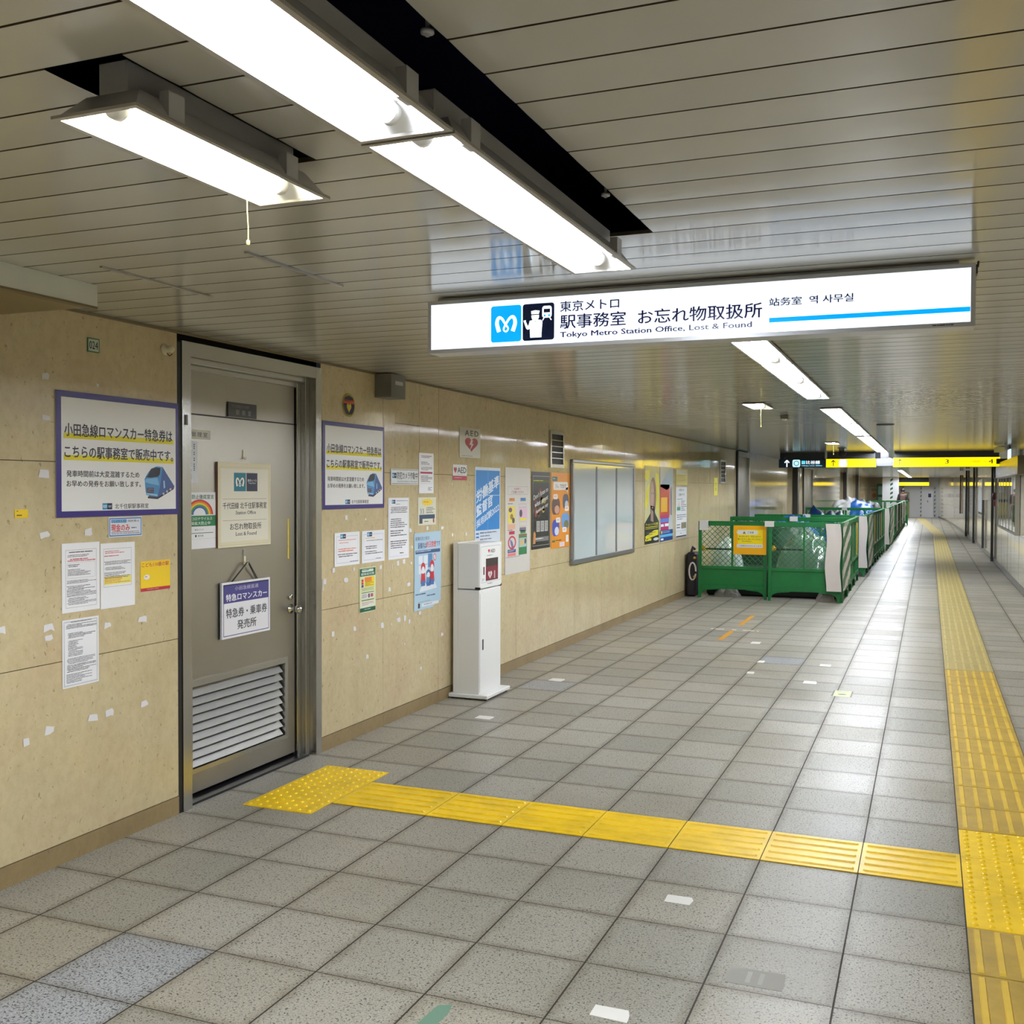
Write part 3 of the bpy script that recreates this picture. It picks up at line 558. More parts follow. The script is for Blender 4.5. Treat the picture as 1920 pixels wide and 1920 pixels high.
c.lines(.02, .28, .12, .1, 1, NV, 2); c.lines(.2, .42, .1, .08, 1, NV, 2); c.lines(.06, .38, .06, .05, 1, ink(120, 150, 180), 2); c.rr(.12, .022, .4, .045, ink(226, 230, 236), 2, .5); c.lines(.15, .36, .038, .028, 1, BK, 3); c.r(.06, .015, .09, .05, ink(70, 50, 50), 2)
c.put('family_poster', .003, 2.46, .72, 'wrinkled pale blue poster with three seated figures in red and blue', 'poster')
c = Card(.4, .235, .003, ink(200, 196, 180, .4)); c.tx('AED', .1, .172, .36, .215, BK, 2, .8, sp=1.3); c.heart(.225, .1, .25, .115, ink(150, 16, 36)); c.bolt(.225, .1, .1, .08, ink(206, 200, 188)); c.lines(.04, .37, .014, .006, 1, G1, 2)
c.put('heart_plate', .003, 3.22, 1.84, 'white AED plate with dark red heart and bolt, high on the wall', 'sign')
c = Card(.26, .12, .002, ink(216, 216, 214, .3)); c.r(0, 0, .26, .034, ink(164, 26, 54)); c.lines(.03, .24, .022, .012, 1, ink(226, 180, 190), 2); c.heart(.045, .075, .055, .05, ink(186, 30, 36)); c.tx('AED', .085, .056, .245, .1, BK, 2, .8); c.lines(.085, .24, .046, .041, 1, G1, 2); c.put('heart_plate', .003, 3.1, 1.66, 'small white AED plate with a crimson band, below the heart-and-bolt plate', 'sign')
# blue recruiting poster
BL = ink(0, 124, 202); WH = ink(214, 226, 238)
c = Card(.53, .63, .0015, ink(208, 218, 230)); c.r(.015, .115, .515, .605, BL, 1)
sk = lambda u, v: (u, v+(u-.03)*.3)
c.tx('労働基準', .03, .335, .5, .435, WH, 2, 1.6, sk); c.tx('監督官', .03, .22, .36, .315, WH, 2, 1.6, sk); c.tx('採用試験2022', .03, .13, .5, .195, WH, 2, 1.2, sk); c.r(.22, .44, .3, .46, ink(0, 124, 202), 2)
for i in range(3): c.r(.02, .082-.028*i, .08, .096-.028*i, ink(50, 110, 190), 2)
c.lines(.1, .45, .1, .02, 3, ink(110, 120, 150), 2); c.r(0, .398, .53, .403, ink(170, 206, 232), 3); c.r(.262, .1, .266, .63, ink(110, 180, 226), 3)
c.put('blue_recruit_poster', .003, 3.52, 1.14, 'blue poster of slanted white characters, behind the white cabinet', 'poster')
# long information sheet
c = Card(.6, .93, .0015, ink(206, 202, 196)); c.frame(.06, .66, .54, .745, .002, ink(120, 100, 110)); c.tx('お客様へ', .2, .71, .36, .73, ink(180, 40, 90), 2, .5); c.tx('ご注意ください', .14, .672, .44, .7, ink(120, 30, 80), 2, .5)
for (u, v, q) in ((.09, .59, (214, 130, 50)), (.36, .59, (60, 120, 180)), (.09, .245, (190, 30, 70)), (.36, .245, (40, 130, 60))): c.r(u, v, u+.13, v+.034, ink(*q)); c.lines(u+.03, u+.1, v+.024, v+.012, 1, BK, 2)
c.lines(.06, .24, .57, .55, 1, G1, 2); c.r(.06, .36, .23, .54, ink(226, 206, 90)); c.ell(.12, .5, .04, .025, ink(110, 80, 80), 2); c.ell(.15, .43, .035, .03, ink(150, 120, 60), 2); c.ell(.19, .39, .03, .03, ink(80, 70, 60), 2); c.r(.06, .3, .23, .35, ink(222, 170, 140)); c.lines(.06, .24, .295, .28, 1, BK, 2)
c.frame(.32, .525, .5, .56, .002, ink(120, 70, 120)); c.r(.32, .4, .52, .52, ink(214, 180, 206)); c.ell(.37, .46, .035, .04, ink(80, 70, 80), 2); c.r(.34, .385, .5, .41, ink(230, 216, 40), 2); c.frame(.34, .32, .51, .37, .002, ink(190, 110, 90)); c.r(.34, .27, .5, .31, ink(120, 110, 140))
c.arc(.16, .16, .095, .07, ink(196, 50, 80), 2, 0, 360, sy=.75); c.poly([(.11, .2), (.17, .17), (.21, .1), (.17, .08), (.13, .14)], ink(110, 110, 160), 1); c.r(.06, .055, .25, .09, ink(60, 70, 130)); c.lines(.08, .23, .083, .06, 2, ink(200, 205, 220), 2); c.r(.06, .02, .25, .05, ink(224, 120, 120))
c.r(.32, .02, .52, .24, ink(40, 122, 70)); c.r(.33, .1, .51, .2, ink(160, 190, 190), 2); c.ell(.4, .15, .04, .035, ink(216, 180, 110), 3); c.ell(.48, .16, .02, .03, ink(60, 60, 60), 3); c.r(.33, .215, .51, .225, ink(200, 70, 60), 2); c.lines(.02, .56, .012, .002, 1, BK, 2)
for i in range(len(c.v)): c.v[i] = c.P(c.v[i][1], .14+c.v[i][2]*.84 if c.v[i][0] > .0016 else c.v[i][2], c.v[i][0])
c.put('information_sheet', .003, 4.16, .85, 'long white sheet of coloured pictures in two columns, between blue and black posters', 'poster')
c = Card(.5, .72, .0015, ink(34, 32, 36, .3)); c.frame(.03, .03, .48, .68, .003, ink(190, 190, 190)); c.r(.04, .62, .47, .645, ink(80, 90, 20)); c.lines(.05, .46, .642, .625, 1, ink(190, 200, 40), 2)
for i in range(16): 
    a = random.uniform(.06, .42); b = random.uniform(.3, .56); c.ell(a, b, random.uniform(.02, .05), random.uniform(.02, .04), ink(*random.choice(((120, 60, 30), (150, 50, 40), (170, 150, 60), (90, 70, 40)))), 1, n=9)
sk2 = lambda u, v: (u, v+(u-.05)*.22)
for i, t in enumerate(("Don't listen to", 'what street', 'hawkers say')): c.tx(t, .05+.03*i, .455-.075*i, .44, .5-.075*i, ink(222, 222, 222), 3, .6, sk2)
for i in range(3): c.r(.13+.11*i, .16, .22+.11*i, .26, ink(170, 170, 170)); c.lines(.15+.11*i, .2+.11*i, .25, .17, 7, ink(60, 60, 60), 2); 
c.r(.07, .07, .46, .11, ink(120, 120, 120)); c.lines(.1, .44, .1, .08, 1, ink(225, 225, 225), 2); c.poly([(.04, .05), (.1, .05), (.11, .14), (.08, .17), (.05, .15)], ink(190, 130, 60), 2)
c.put('black_poster', .003, 4.8, 1.035, 'black poster with slanted white English lettering', 'poster')
c = Card(.55, .74, .0015, ink(222, 142, 26, .35)); c.rr(.03, .655, .18, .7, ink(60, 110, 110), 2); c.lines(.05, .16, .685, .67, 1, ink(200, 220, 220), 3); c.rr(.06, .57, .5, .65, ink(226, 222, 216), 2, .3); c.poly([(.43, .59), (.5, .6), (.5, .53)], ink(226, 222, 216), 2); c.tx('ソレ、できます！', .12, .59, .45, .63, BK, 3, .7)
for (u0, v0, u1, v1, q1, q2) in ((.02, .33, .26, .49, (90, 60, 50), (200, 150, 130)), (.34, .38, .52, .53, (70, 76, 90), (190, 190, 196)), (.3, .18, .54, .34, (96, 150, 210), (110, 110, 70)), (.03, .12, .24, .28, (50, 66, 170), (200, 206, 226))):
    c.rr(u0, v0, u1, v1, ink(*q1), 2, .4); c.ell((u0+u1)/2+.03, (v0*1.4+v1*.6)/2, (u1-u0)*.3, (v1-v0)*.26, ink(*q2), 3)
for (u, v) in ((.06, .48), (.4, .36), (.14, .25), (.33, .15)): c.rr(u, v, u+.13, v+.05, ink(230, 226, 222), 4, .4); c.lines(u+.025, u+.11, v+.036, v+.016, 2, ink(190, 90, 80), 5)
c.rr(.03, .06, .12, .08, ink(60, 110, 60), 2); c.lines(.14, .42, .08, .06, 1, BK, 2); c.r(.25, .01, .4, .055, ink(220, 200, 210), 2); c.rr(.44, .05, .52, .12, ink(230, 226, 222), 3)
c.put('orange_poster', .003, 5.33, 1.015, 'orange poster with speech bubbles and photos, left of the whiteboard', 'poster')
# round badge
m = Card(.15, .15, .0, None); m.t = .0015; m.ell(.075, .075, .075, .075, ink(170, 160, 50), 0); m.ell(.075, .075, .066, .066, ink(40, 24, 70), 1); m.heart(.075, .055, .055, .06, ink(210, 196, 60), 2); m.r(.012, .084, .138, .106, ink(200, 90, 50), 2); m.tx('MANNER', .018, .088, .132, .102, ink(60, 24, 60), 3, .8) if 0 else m.lines(.02, .13, .103, .088, 1, ink(90, 30, 50), 3); m.stroke([(.04, .128), (.075, .138), (.11, .128)], [.006, .006, .006], ink(170, 160, 60), 2); m.stroke([(.05, .018), (.075, .012), (.1, .018)], [.006, .006, .006], ink(170, 160, 60), 2)
m.put('round_badge', .003, 1.495, 2.04, 'round dark purple badge with a yellow heart', 'badge')
# junction box, vents
def louvre_vent(y, w_, z, h, n, label):
    E = empty('wall_vent', (0, y, z), label, 'vent'); m = MB(); t = .035
    m.box(0, .02, 0, w_, 0, t, M_STEEL); m.box(0, .02, 0, w_, h-t, h, M_STEEL); m.box(0, .02, 0, t, t, h-t, M_STEEL); m.box(0, .02, w_-t, w_, t, h-t, M_STEEL); m.build('frame', E)
    m = MB(); m.box(.001, .004, t, w_-t, t, h-t, M_BLACK); m.build('backing', E)
    for i in range(n):
        m = MB(); zz = t+(h-2*t)*(i+1)/(n+1); m.box(.004, .016, t, w_-t, zz-.004, zz+.004, M_STEEL); m.build('slat', E)
E = empty('junction_box', (0, 1.9, 2.19), 'grey metal box under the ceiling, right of the steel door', 'box'); m = MB(); m.box(0, .125, 0, .2, 0, .155, M_GREY, .003); m.build('housing', E); m = MB(); m.box(.125, .126, .055, .16, .085, .11, ink(180, 176, 176)); m.build('name_strip', E)
louvre_vent(5.27, .4, 1.8, .36, 4, 'steel louvred wall vent above the orange poster'); louvre_vent(14.0, .5, 1.7, .42, 4, 'narrow dark louvred vent beyond the posters, above the front barrier')
# whiteboard
E = empty('whiteboard', (0.002, 5.9, .825), 'large framed whiteboard with two dark vertical strips', 'whiteboard'); Wd, Hb = 2.39, 1.075
m = MB(); m.box(.004, .02, .02, Wd-.02, .02, Hb-.02, mat('whiteboard_enamel', (196, 206, 210), .1, coat=.5)); m.build('board', E)
m = MB(); a = .045
for b in ((0, Wd, 0, a), (0, Wd, Hb-a*.8, Hb), (0, a, a, Hb-a), (Wd-a, Wd, a, Hb-a)): m.box(0, .035, *b, mat('whiteboard_frame', (150, 152, 156), .3, metal=.7), .006)
m.build('frame', E)
for q in (.845, 1.62): m = MB(); m.box(.02, .024, q-.025, q+.025, .05, Hb-.06, ink(100, 98, 108)); m.build('divider_strip', E)
# large posters
c = Card(.76, 1.02, .0015, ink(206, 200, 150, .2)); Yl = ink(222, 214, 50, .25)
for pts in (((0, .5), (.1, .72), (.25, .8), (.2, .6), (.12, .45)), ((.55, .95), (.76, .9), (.76, .3), (.6, .5)), ((0, .95), (.3, .98), (.2, .8), (0, .85))): c.poly([(u, v) for u, v in pts][::-1], Yl, 1)
c.ell(.43, .62, .17, .25, ink(130, 100, 84, .25), 2); c.ell(.38, .62, .1, .2, ink(192, 160, 140, .25), 3); c.ell(.36, .66, .03, .012, BK, 4); c.ell(.46, .66, .03, .012, BK, 4); c.poly([(.39, .64), (.43, .54), (.37, .53)], ink(150, 110, 92), 4); c.ell(.4, .47, .045, .012, ink(150, 80, 80), 4)
c.poly([(0, .27), (.3, .4), (.3, .5), (.52, .48), (.54, .4), (.76, .28), (.76, 0), (0, 0)], ink(34, 38, 38, .25), 3); c.poly([(.3, .3), (.46, .28), (.44, .42), (.34, .46)], ink(150, 120, 104), 4)
c.tx('チャレンジ応援', .05, .235, .7, .27, Yl, 5, .5); c.r(.04, .215, .7, .222, Yl, 5); c.r(.04, .195, .7, .2, Yl, 5); c.poly([(.03, .1), (.5, .17), (.72, .17), (.72, .1), (.3, .08), (.1, .05)], Yl, 5); c.lines(.1, .6, .15, .1, 2, BK, 6); c.r(.04, .04, .35, .07, Yl, 5); c.ell(.6, .05, .14, .02, ink(190, 190, 196), 5)
c.put('portrait_poster', .003, 8.88, .885, 'glossy yellow and grey poster with a face in portrait, right of the whiteboard', 'poster')
c = Card(.76, 1.02, .0015, ink(200, 204, 200, .2)); c.poly([(0, .75), (.3, .9), (.5, 1.0), (.76, 1.02), (.76, .8), (.4, .7)], ink(170, 190, 200, .2), 1); c.r(0, .32, .55, .78, ink(198, 74, 44, .25), 1); c.r(.05, .4, .42, .6, ink(232, 180, 40, .25), 2); c.r(.04, .15, .5, .36, ink(176, 40, 104, .25), 2); c.r(.6, .35, .7, .75, ink(120, 100, 120, .3), 2)
c.r(.03, .26, .52, .31, ink(70, 110, 200), 3); c.r(.05, .2, .22, .235, WH, 3); c.r(.28, .2, .5, .24, WH, 3); c.r(0, 0, .76, .15, ink(24, 60, 130, .3), 3); c.r(0, .055, .76, .09, ink(90, 170, 220), 4); c.lines(.16, .6, .14, .1, 2, ink(150, 180, 220), 4); c.r(.05, .1, .13, .14, ink(230, 190, 40), 4); c.r(.05, .015, .2, .04, WH, 4)
c.put('colourful_poster', .003, 9.7, .885, 'glossy poster of red, yellow and magenta blocks over a navy base', 'poster')
c = Card(.76, .235, .0015, ink(206, 192, 90, .25)); c.r(.02, .17, .74, .215, ink(190, 190, 180)); c.lines(.05, .7, .15, .02, 5, ink(140, 126, 50), 2); c.put('yellow_notice', .003, 10.65, 1.66, 'wide yellow notice directly above the tall white notice', 'notice')
c = Card(.74, .75, .0015, ink(216, 218, 222)); c.frame(0, 0, .74, .75, .012, ink(170, 174, 178)); c.tx('お知らせ', .2, .68, .54, .72, BK, 2, .5); c.tx('工事中です', .16, .61, .58, .65, BK, 2, .5); c.lines(.08, .68, .57, .55, 1, BK, 2); c.poly([(.08, .42), (.3, .42), (.25, .5), (.2, .54), (.14, .5)], ink(180, 190, 190), 1); c.r(.08, .4, .3, .45, ink(40, 130, 90), 2); c.ell(.19, .49, .04, .035, ink(220, 200, 180), 3); c.lines(.34, .7, .54, .38, 6, G1, 2); c.lines(.08, .7, .34, .25, 3, G1, 2); c.r(.36, .13, .7, .22, ink(120, 112, 80), 2); c.lines(.06, .3, .2, .12, 2, BK, 2); c.r(.03, .1, .71, .103, G1, 2); c.lines(.3, .45, .07, .05, 1, BK, 2); c.r(.03, .012, .71, .03, BK, 2)
c.put('white_notice_poster', .003, 10.64, .89, 'tall white notice with a green-dressed figure, last poster before the barriers', 'poster')
c = Card(.34, .3, .002, ink(226, 214, 60)); c.tx('ウ', .12, .16, .22, .22, BK, 2, .5); c.tx('ミ', .12, .08, .22, .13, BK, 2, .5); c.put('yellow_wall_label', .003, 13.48, 1.5, 'yellow vertical label on the wall below the narrow vent', 'label')
# small paper scraps left on the wall
SC = [(1.54, 1.41, 3, 'just below the right ticket sign, a curled one'), (1.78, 1.395, 1.5, 'a speck under the middle of the right ticket sign'), (1.39, 1.09, 3, 'under the orange-headed notice, left corner'), (1.63, 1.08, 2.5, 'under the orange-headed notice, right corner'), (1.53, 1.02, 5, 'the large square below the orange-headed notice'), (1.29, 1.03, 3.5, 'close to the door frame at chest height'), (1.27, 1.005, 2, 'the sliver lowest beside the door frame'), (1.98, 1.07, 3, 'a triangle right below the yellow-headed notice'), (2.14, 1.06, 1.2, 'a thin one below the letter-like notice, left end'), (2.22, 1.08, 3.5, 'a square below the letter-like notice, left'), (2.31, 1.085, 3.5, 'a square below the letter-like notice, right'), (2.42, 1.07, 2, 'speck between the letter-like notice and blue poster'), (2.405, 1.3, 3, 'right edge of the letter-like notice, upper'), (2.43, 1.18, 2, 'right edge of the letter-like notice, lower'), (2.67, 1.305, 3, 'at the top edge of the pale blue poster'), (2.92, 1.3, 4, 'right above the pale blue poster corner'), (3.1, 1.24, 2.5, 'a tiny square above the white cabinet, left'), (2.38, .92, 4, 'a torn one left of the pale blue poster'), (2.1, .91, 3, 'right of the green-banded notice'), (2.37, .8, 1.5, 'a thin sliver left of the pale blue poster'), (2.23, .69, 4.5, 'larger of two below left of the pale blue poster'), (2.32, .69, 3.5, 'smaller of two below left of the pale blue poster'), (2.39, .66, 3, 'a torn triangle below the pale blue poster, left'), (2.21, .735, 1.5, 'a speck above the pair of low squares'), (1.82, .74, 1.2, 'a speck right below the green-banded notice'), (2.13, .67, 1.5, 'a pale speck left of the pair of low squares'), (2.0, .68, 3.5, 'a square low between the green-banded notice and the pair'), (1.64, .7, 3, 'low, left under the green-banded notice'), (2.55, .7, 4, 'under the bottom edge of the pale blue poster'), (1.38, .7, 3, 'lowest square nearest the door frame'), (2.92, .5, 4, 'low, left of the white cabinet'), (1.8, .5, 3, 'low middle, alone at knee height'), (2.57, .3, 2.5, 'lowest one near the skirting'), (2.32, .51, 1.5, 'a speck at knee height under the blue poster'),
      (-.85, 1.395, 5, 'below the left corner of the left ticket sign'), (-.61, 1.4, 5, 'above the left print-dense sheet'), (-1.07, 1.03, 5, 'cut by the left edge of the view, below chest height'), (-.83, 1.01, 5, 'left of the double-bordered sheet, upper'), (-.83, .97, 4, 'left of the double-bordered sheet, lower'), (-.5, .98, 4, 'right of the double-bordered sheet'), (-.28, .98, 5, 'below the yellow square poster'), (-.84, 2.05, 4, 'high up above the left ticket sign'), (-.84, 1.88, 4, 'left of the left ticket sign, upper'), (-.85, 1.65, 5.5, 'left of the left ticket sign, middle'), (-.55, 2.04, 1.5, 'a speck above the left ticket sign'), (-.95, .56, 3, 'leftmost of the low row of tape bits'), (-.83, .585, 5, 'L-shaped one in the low row of tape bits'), (-.59, .585, 5, 'third from left in the low row of tape bits'), (-.49, .59, 5, 'fourth from left in the low row of tape bits'), (-.27, .585, 4.5, 'rightmost of the low row of tape bits, by the door'), (3.09, 1.63, 2, 'below the small crimson-banded plate'), (3.35, 1.24, 2.5, 'a tiny square above the white cabinet, right')]
R = random.Random(11)
for y, z, sz, lb in SC:
    s_ = sz*.01; hh = s_*(.55 if sz > 3.6 else .95); q = lambda: R.uniform(-.12, .12)*s_
    if 'sliver' in lb or 'thin' in lb: s_, hh = s_*.6, s_*3
    pts = [(-s_/2+q(), -hh/2+q()), (s_*.1+q(), -hh/2+q()), (s_/2+q(), -hh/2+q()), (s_/2+q(), hh*.2+q()), (s_*.35+q(), hh/2+q()), (-s_/2+q(), hh/2+q())]
    c = Card(0, 0, .0008, M_PAPERM, corner=pts); c.put('paper_scrap', .003, y, z, 'paper scrap on the wall, '+lb, 'paper scrap', 'paper scraps left on the wall')
# ------------------------------------------------------------ defibrillator cabinet
E = empty('defibrillator_cabinet', (0, 3.02, 0), 'white free-standing defibrillator cabinet on a base plate against the wall', 'cabinet')
m = MB(); m.box(.008, .33, .0, .46, .012, .04, M_WHITE, .004); 
for a, b in ((.03, .03), (.3, .03), (.03, .43), (.3, .43)): m.lathe((a, b, 0), [(0, 0), (.014, 0), (.014, .012), (0, .012)], M_DARK, 12)
m.build('base_plate', E)
m = MB(); m.box(.03, .07, .035, .455, .04, 1.185, M_WHITE, .003); m.box(.07, .248, .035, .455, .04, .828, M_WHITE, .003); m.build('pedestal', E)
m = MB(); m.box(.248, .252, .045, .445, .05, .8, M_WHITE, .001); p = m.build('pedestal_door', E)
m = MB(); m.box(.252, .2545, .085, .105, .37, .45, M_DARK); m.build('recessed_handle', p)
m = MB(); m.box(.072, .25, .03, .46, .835, 1.18, M_WHITE, .004); bx = m.build('upper_box', E)
for yy in (.03, .448): m = MB(); m.box(.215, .256, yy-.003, yy+.015, .83, .85, M_BLACK, .003); m.build('corner_guard', bx)
c = Card(.42, .335, .004, M_WHITE); c.frame(.02, .04, .4, .315, .002, ink(130, 130, 134)); c.r(.11, .05, .35, .22, ink(52, 44, 50, .1), 2); c.r(.115, .055, .345, .16, ink(120, 20, 46), 3); c.heart(.19, .09, .08, .06, ink(222, 210, 210), 4); c.bolt(.19, .09, .03, .035, ink(120, 20, 46), 5); c.r(.27, .06, .29, .12, ink(190, 180, 180), 4); c.r(.06, .1, .085, .16, ink(100, 30, 44), 2); c.heart(.17, .275, .04, .03, ink(196, 40, 40)); c.tx('AED', .2, .262, .29, .288, BK, 2, .8); c.lines(.13, .31, .245, .235, 1, G1, 2); c.lines(.04, .08, .07, .05, 2, G1, 2); c.lines(.14, .3, .03, .02, 1, BK, 2)
dd = c.build('cabinet_window_door', E, (.25, .035, .84))
# ------------------------------------------------------------ fluorescent fixtures
def make_fixture(L, tubem, label, group):
    E = empty('fluorescent_light', (0, 0, 0), label, 'ceiling light', group); W_, hb, wt = .1, .052, .062
    m = MB(); o = .012
    for a, b, c_, d in (((-W_, 0), (W_, 0), (W_-o, o), (-W_+o, o)), ((W_, 0), (W_, L), (W_-o, L-o), (W_-o, o)), ((W_, L), (-W_, L), (-W_+o, L-o), (W_-o, L-o)), ((-W_, L), (-W_, 0), (-W_+o, o), (-W_+o, L-o))):
        m.add([(*a, 0), (*b, 0), (*c_, 0), (*d, 0), (*a, .006), (*b, .006), (*c_, .006), (*d, .006)], [(0, 3, 2, 1), (4, 5, 6, 7), (0, 1, 5, 4), (2, 3, 7, 6)], M_RIM)
    m.build('rim', E)
    def shell(m, q, mt, flip):
        a, b, e, g = W_-.004-q, wt-q, .004+q, .05+q; h1 = hb-q
        V = [(-a, e, .002), (a, e, .002), (a, L-e, .002), (-a, L-e, .002), (-b, g, h1), (b, g, h1), (b, L-g, h1), (-b, L-g, h1)]
        F = [(0, 1, 5, 4), (1, 2, 6, 5), (2, 3, 7, 6), (3, 0, 4, 7), (4, 5, 6, 7)]
        m.add(V, [f[::-1] for f in F] if flip else F, mt)
    m = MB(); shell(m, 0, M_GALV, False); m.box(-.034, .034, .05, L-.05, hb, hb+.06, M_GALV, .003)
    for yy in (.1, L-.16): m.box(wt+.004, W_-.012, yy, yy+.045, .012, hb+.012, M_GALV)
    m.build('housing', E)
    m = MB(); shell(m, .004, M_REFL, True); m.build('reflector', E)
    m = MB(); m.tube([(0, .07, .027), (0, L-.07, .027)], .0165, tubem, 14); m.build('tube', E)
    for yy in (.052, L-.072):
        m = MB(); m.lathe((0, yy, .027), [(0, 0), (.021, 0), (.021, .02), (0, .02)], M_REFL, 14, 'y'); m.box(-.012, .012, yy+.003, yy+.017, .027, hb-.004, M_REFL); m.build('socket', E)
    return E
fx = make_fixture(1.285, M_TUBE, 'long fluorescent light in the dark slot, far one, nearest the hanging sign', 'long hanging fluorescent lights'); fx.location = (2.46, -2.335, 2.252)
copy_tree(fx, (2.46, -3.63, 2.252), label='long fluorescent light hanging in the slot, nearest, cut by the top edge of the view')
copy_tree(fx, (2.46, -4.925, 2.252), label='unseen long fluorescent light added in the slot behind the viewer for lighting')  # out-of-view lamp added to light the near corridor
copy_tree(fx, (2.46, -6.22, 2.252), label='unseen long fluorescent light added farthest back behind the viewer for lighting')  # second unseen lamp, also added only for its light
sm = make_fixture(.645, M_TUBEW, 'short fluorescent light with a pull cord, hanging beside the long ones', 'short fluorescent lights'); sm.location = (1.968, -2.622, 2.272)
m = MB(); m.tube([(.0, .47, .04), (-.012, .475, -.0), (-.012, .478, -.06), (-.008, .476, -.1), (-.01, .478, -.125)], .0013, mat('pull_cord', (220, 210, 130), .6), 5); m.lathe((-.01, .478, -.135), [(0, 0), (.004, .002), (.004, .01), (0, .014)], mat('pull_cord', (220, 210, 130), .6), 8); m.build('pull_cord', sm)

zf = 2.338
fz = make_fixture(LF-.006, M_TUBE, 'x', 'flush fluorescent lights along the corridor'); fz.location = (rows[0][0], rows[0][1]+.003, zf)
first = [('first row past the hanging sign', ('near', 'middle', 'far')), ('second row past the hanging sign', ('nearest', 'second', 'third', 'last')), ('third row, before the yellow signs', ('first', 'second', 'third', 'fourth', 'last'))]
for ri, (x_, y_, n_) in enumerate(rows):
    for i in range(n_):
        if ri < 3: lb, g_ = 'flush fluorescent light in the ceiling, %s, %s section' % (first[ri][0], first[ri][1][i]), None
        elif ri == 3: lb, g_ = 'small distant fluorescent light in the run just beyond the yellow signs', 'distant run beyond the yellow signs'
        else: lb, g_ = 'tiny fluorescent light in the farthest run of the corridor', 'farthest run of ceiling lights'
        if ri == 0 and i == 0: fz['label'] = lb; continue
        copy_tree(fz, (x_, y_+LF*i+.003, zf), label=lb, group=g_)
smf = make_fixture(4*PW-.006, M_TUBEW, 'short fluorescent light with a cord beyond the hanging sign', 'short flush fluorescent lights'); smf.location = (smalls[0][0], smalls[0][1]+.003, zf)
m = MB(); m.tube([(0, .47, .03), (0, .472, -.1), (.002, .47, -.16)], .0015, mat('pull_cord', (220, 210, 130), .6), 5); m.lathe((.002, .47, -.175), [(0, 0), (.005, .002), (.005, .012), (0, .016)], mat('pull_cord', (220, 210, 130), .6), 8); m.build('pull_cord', smf)
copy_tree(smf, (smalls[1][0], smalls[1][1]+.003, zf), label='short fluorescent light near the black dome, before the yellow signs')
# wiring and rods in the slot
m = MB(); m.tube([(2.6, -2.9, 2.5), (2.61, -2.3, 2.44), (2.6, -1.95, 2.39), (2.585, -1.8, 2.4), (2.6, -1.72, 2.46)], .004, mat('slot_cable', (60, 62, 80), .5), 6); tag(m.build('slot_cable'), 'thin grey cable looping in the dark slot beside the long light', 'cable')
for y, n in ((-2.5, 'nearer'), (-1.45, 'farther')): m = MB(); m.tube([(2.585, y, 2.36), (2.585, y, 2.62)], .004, M_GALV, 8); m.lathe((2.585, y, 2.365), [(0, 0), (.012, 0), (.012, .006), (0, .006)], M_GALV, 10); tag(m.build('hanger_rod'), n+' threaded rod in the dark ceiling slot', 'rod')
# ------------------------------------------------------------ hanging station sign
E = empty('hanging_station_sign', (1.53, -.38, 2.128), 'large backlit white station sign hanging under the ceiling', 'sign')
AL = mat('sign_frame_aluminium', (196, 198, 204), .35, metal=.3)
m = MB(); m.box(0, 1.99, .002, .11, 0, .205, AL, .003); m.box(0, 1.99, -.004, .002, 0, .014, AL); m.box(0, 1.99, -.004, .002, .191, .205, AL); m.box(0, .014, -.004, .002, .014, .191, AL); m.box(1.976, 1.99, -.004, .002, .014, .191, AL); m.build('frame', E)
m = MB(); m.box(.03, 1.94, .03, .09, .205, H-2.128-.002, AL); m.build('ceiling_mount', E)
W1 = mat('backlit_white', (228, 240, 255), .2, emit=SIGN*.78); C = Card(0, 0, .0, None, 'front')
C.slab(.014, .014, 1.976, .191, 0, .0012, W1); C.t = .0012
IK = mat('backlit_indigo', (36, 28, 96), .3, emit=.15); CY = glow(0, 150, 232, .85)
C.rr(.272, .03, .398, .17, CY, 1, .08); C.rr(.404, .03, .532, .17, mat('backlit_navy', (10, 24, 56), .25, emit=.4), 1, .08); C.mlogo(.272, .035, .126, .13, glow(240, 248, 255), 2)
WG = glow(240, 248, 255)
f = lambda x, y: (.404+x*.128, .03+y*.14)
C.ell(*f(.4, .66), .0155, .019, WG, 2); C.poly([f(*p) for p in ((.28, .7), (.52, .72), (.54, .8), (.4, .82), (.27, .8))], WG, 3); C.r(*f(.27, .69), *f(.53, .715), mat('backlit_navy', (10, 24, 56)), 4); C.poly([f(*p) for p in ((.24, .08), (.6, .08), (.6, .2), (.63, .5), (.58, .55), (.46, .56), (.4, .5), (.34, .56), (.22, .54))], WG, 2)
C.stroke([f(*p) for p in ((.27, .5), (.17, .34), (.08, .5), (.06, .56))], [.012, .011, .008, .01], WG, 2); C.rr(*f(.62, .6), *f(.92, .92), WG, 2, .25); C.r(*f(.67, .74), *f(.87, .84), mat('backlit_navy', (10, 24, 56)), 3); C.ell(*f(.7, .66), .004, .0045, CY, 3, n=10); C.ell(*f(.84, .66), .004, .0045, CY, 3, n=10); C.stroke([f(.68, .6), f(.63, .53)], [.004, .004], WG, 2); C.stroke([f(.86, .6), f(.91, .53)], [.004, .004], WG, 2)
C.tx('東京メトロ', .556, .132, .786, .172, IK, 2, .6); C.tx('駅事務室  お忘れ物取扱所', .556, .068, 1.305, .121, IK, 2, .6); C.tx('Tokyo Metro Station Office, Lost & Found', .556, .03, 1.27, .056, IK, 2, 1.0); C.tx('站务室  역 사무실', 1.33, .105, 1.61, .133, IK, 2, .7)
C.r(1.33, .048, 1.975, .064, CY, 1)
C.build('lit_face', E, (0, -.0, 0))
c = Card(0, 0, .0045, None, 'front'); c.lines(1.86, 1.965, .009, .004, 1, BK, 0, .7); c.build('maker_lettering', E)
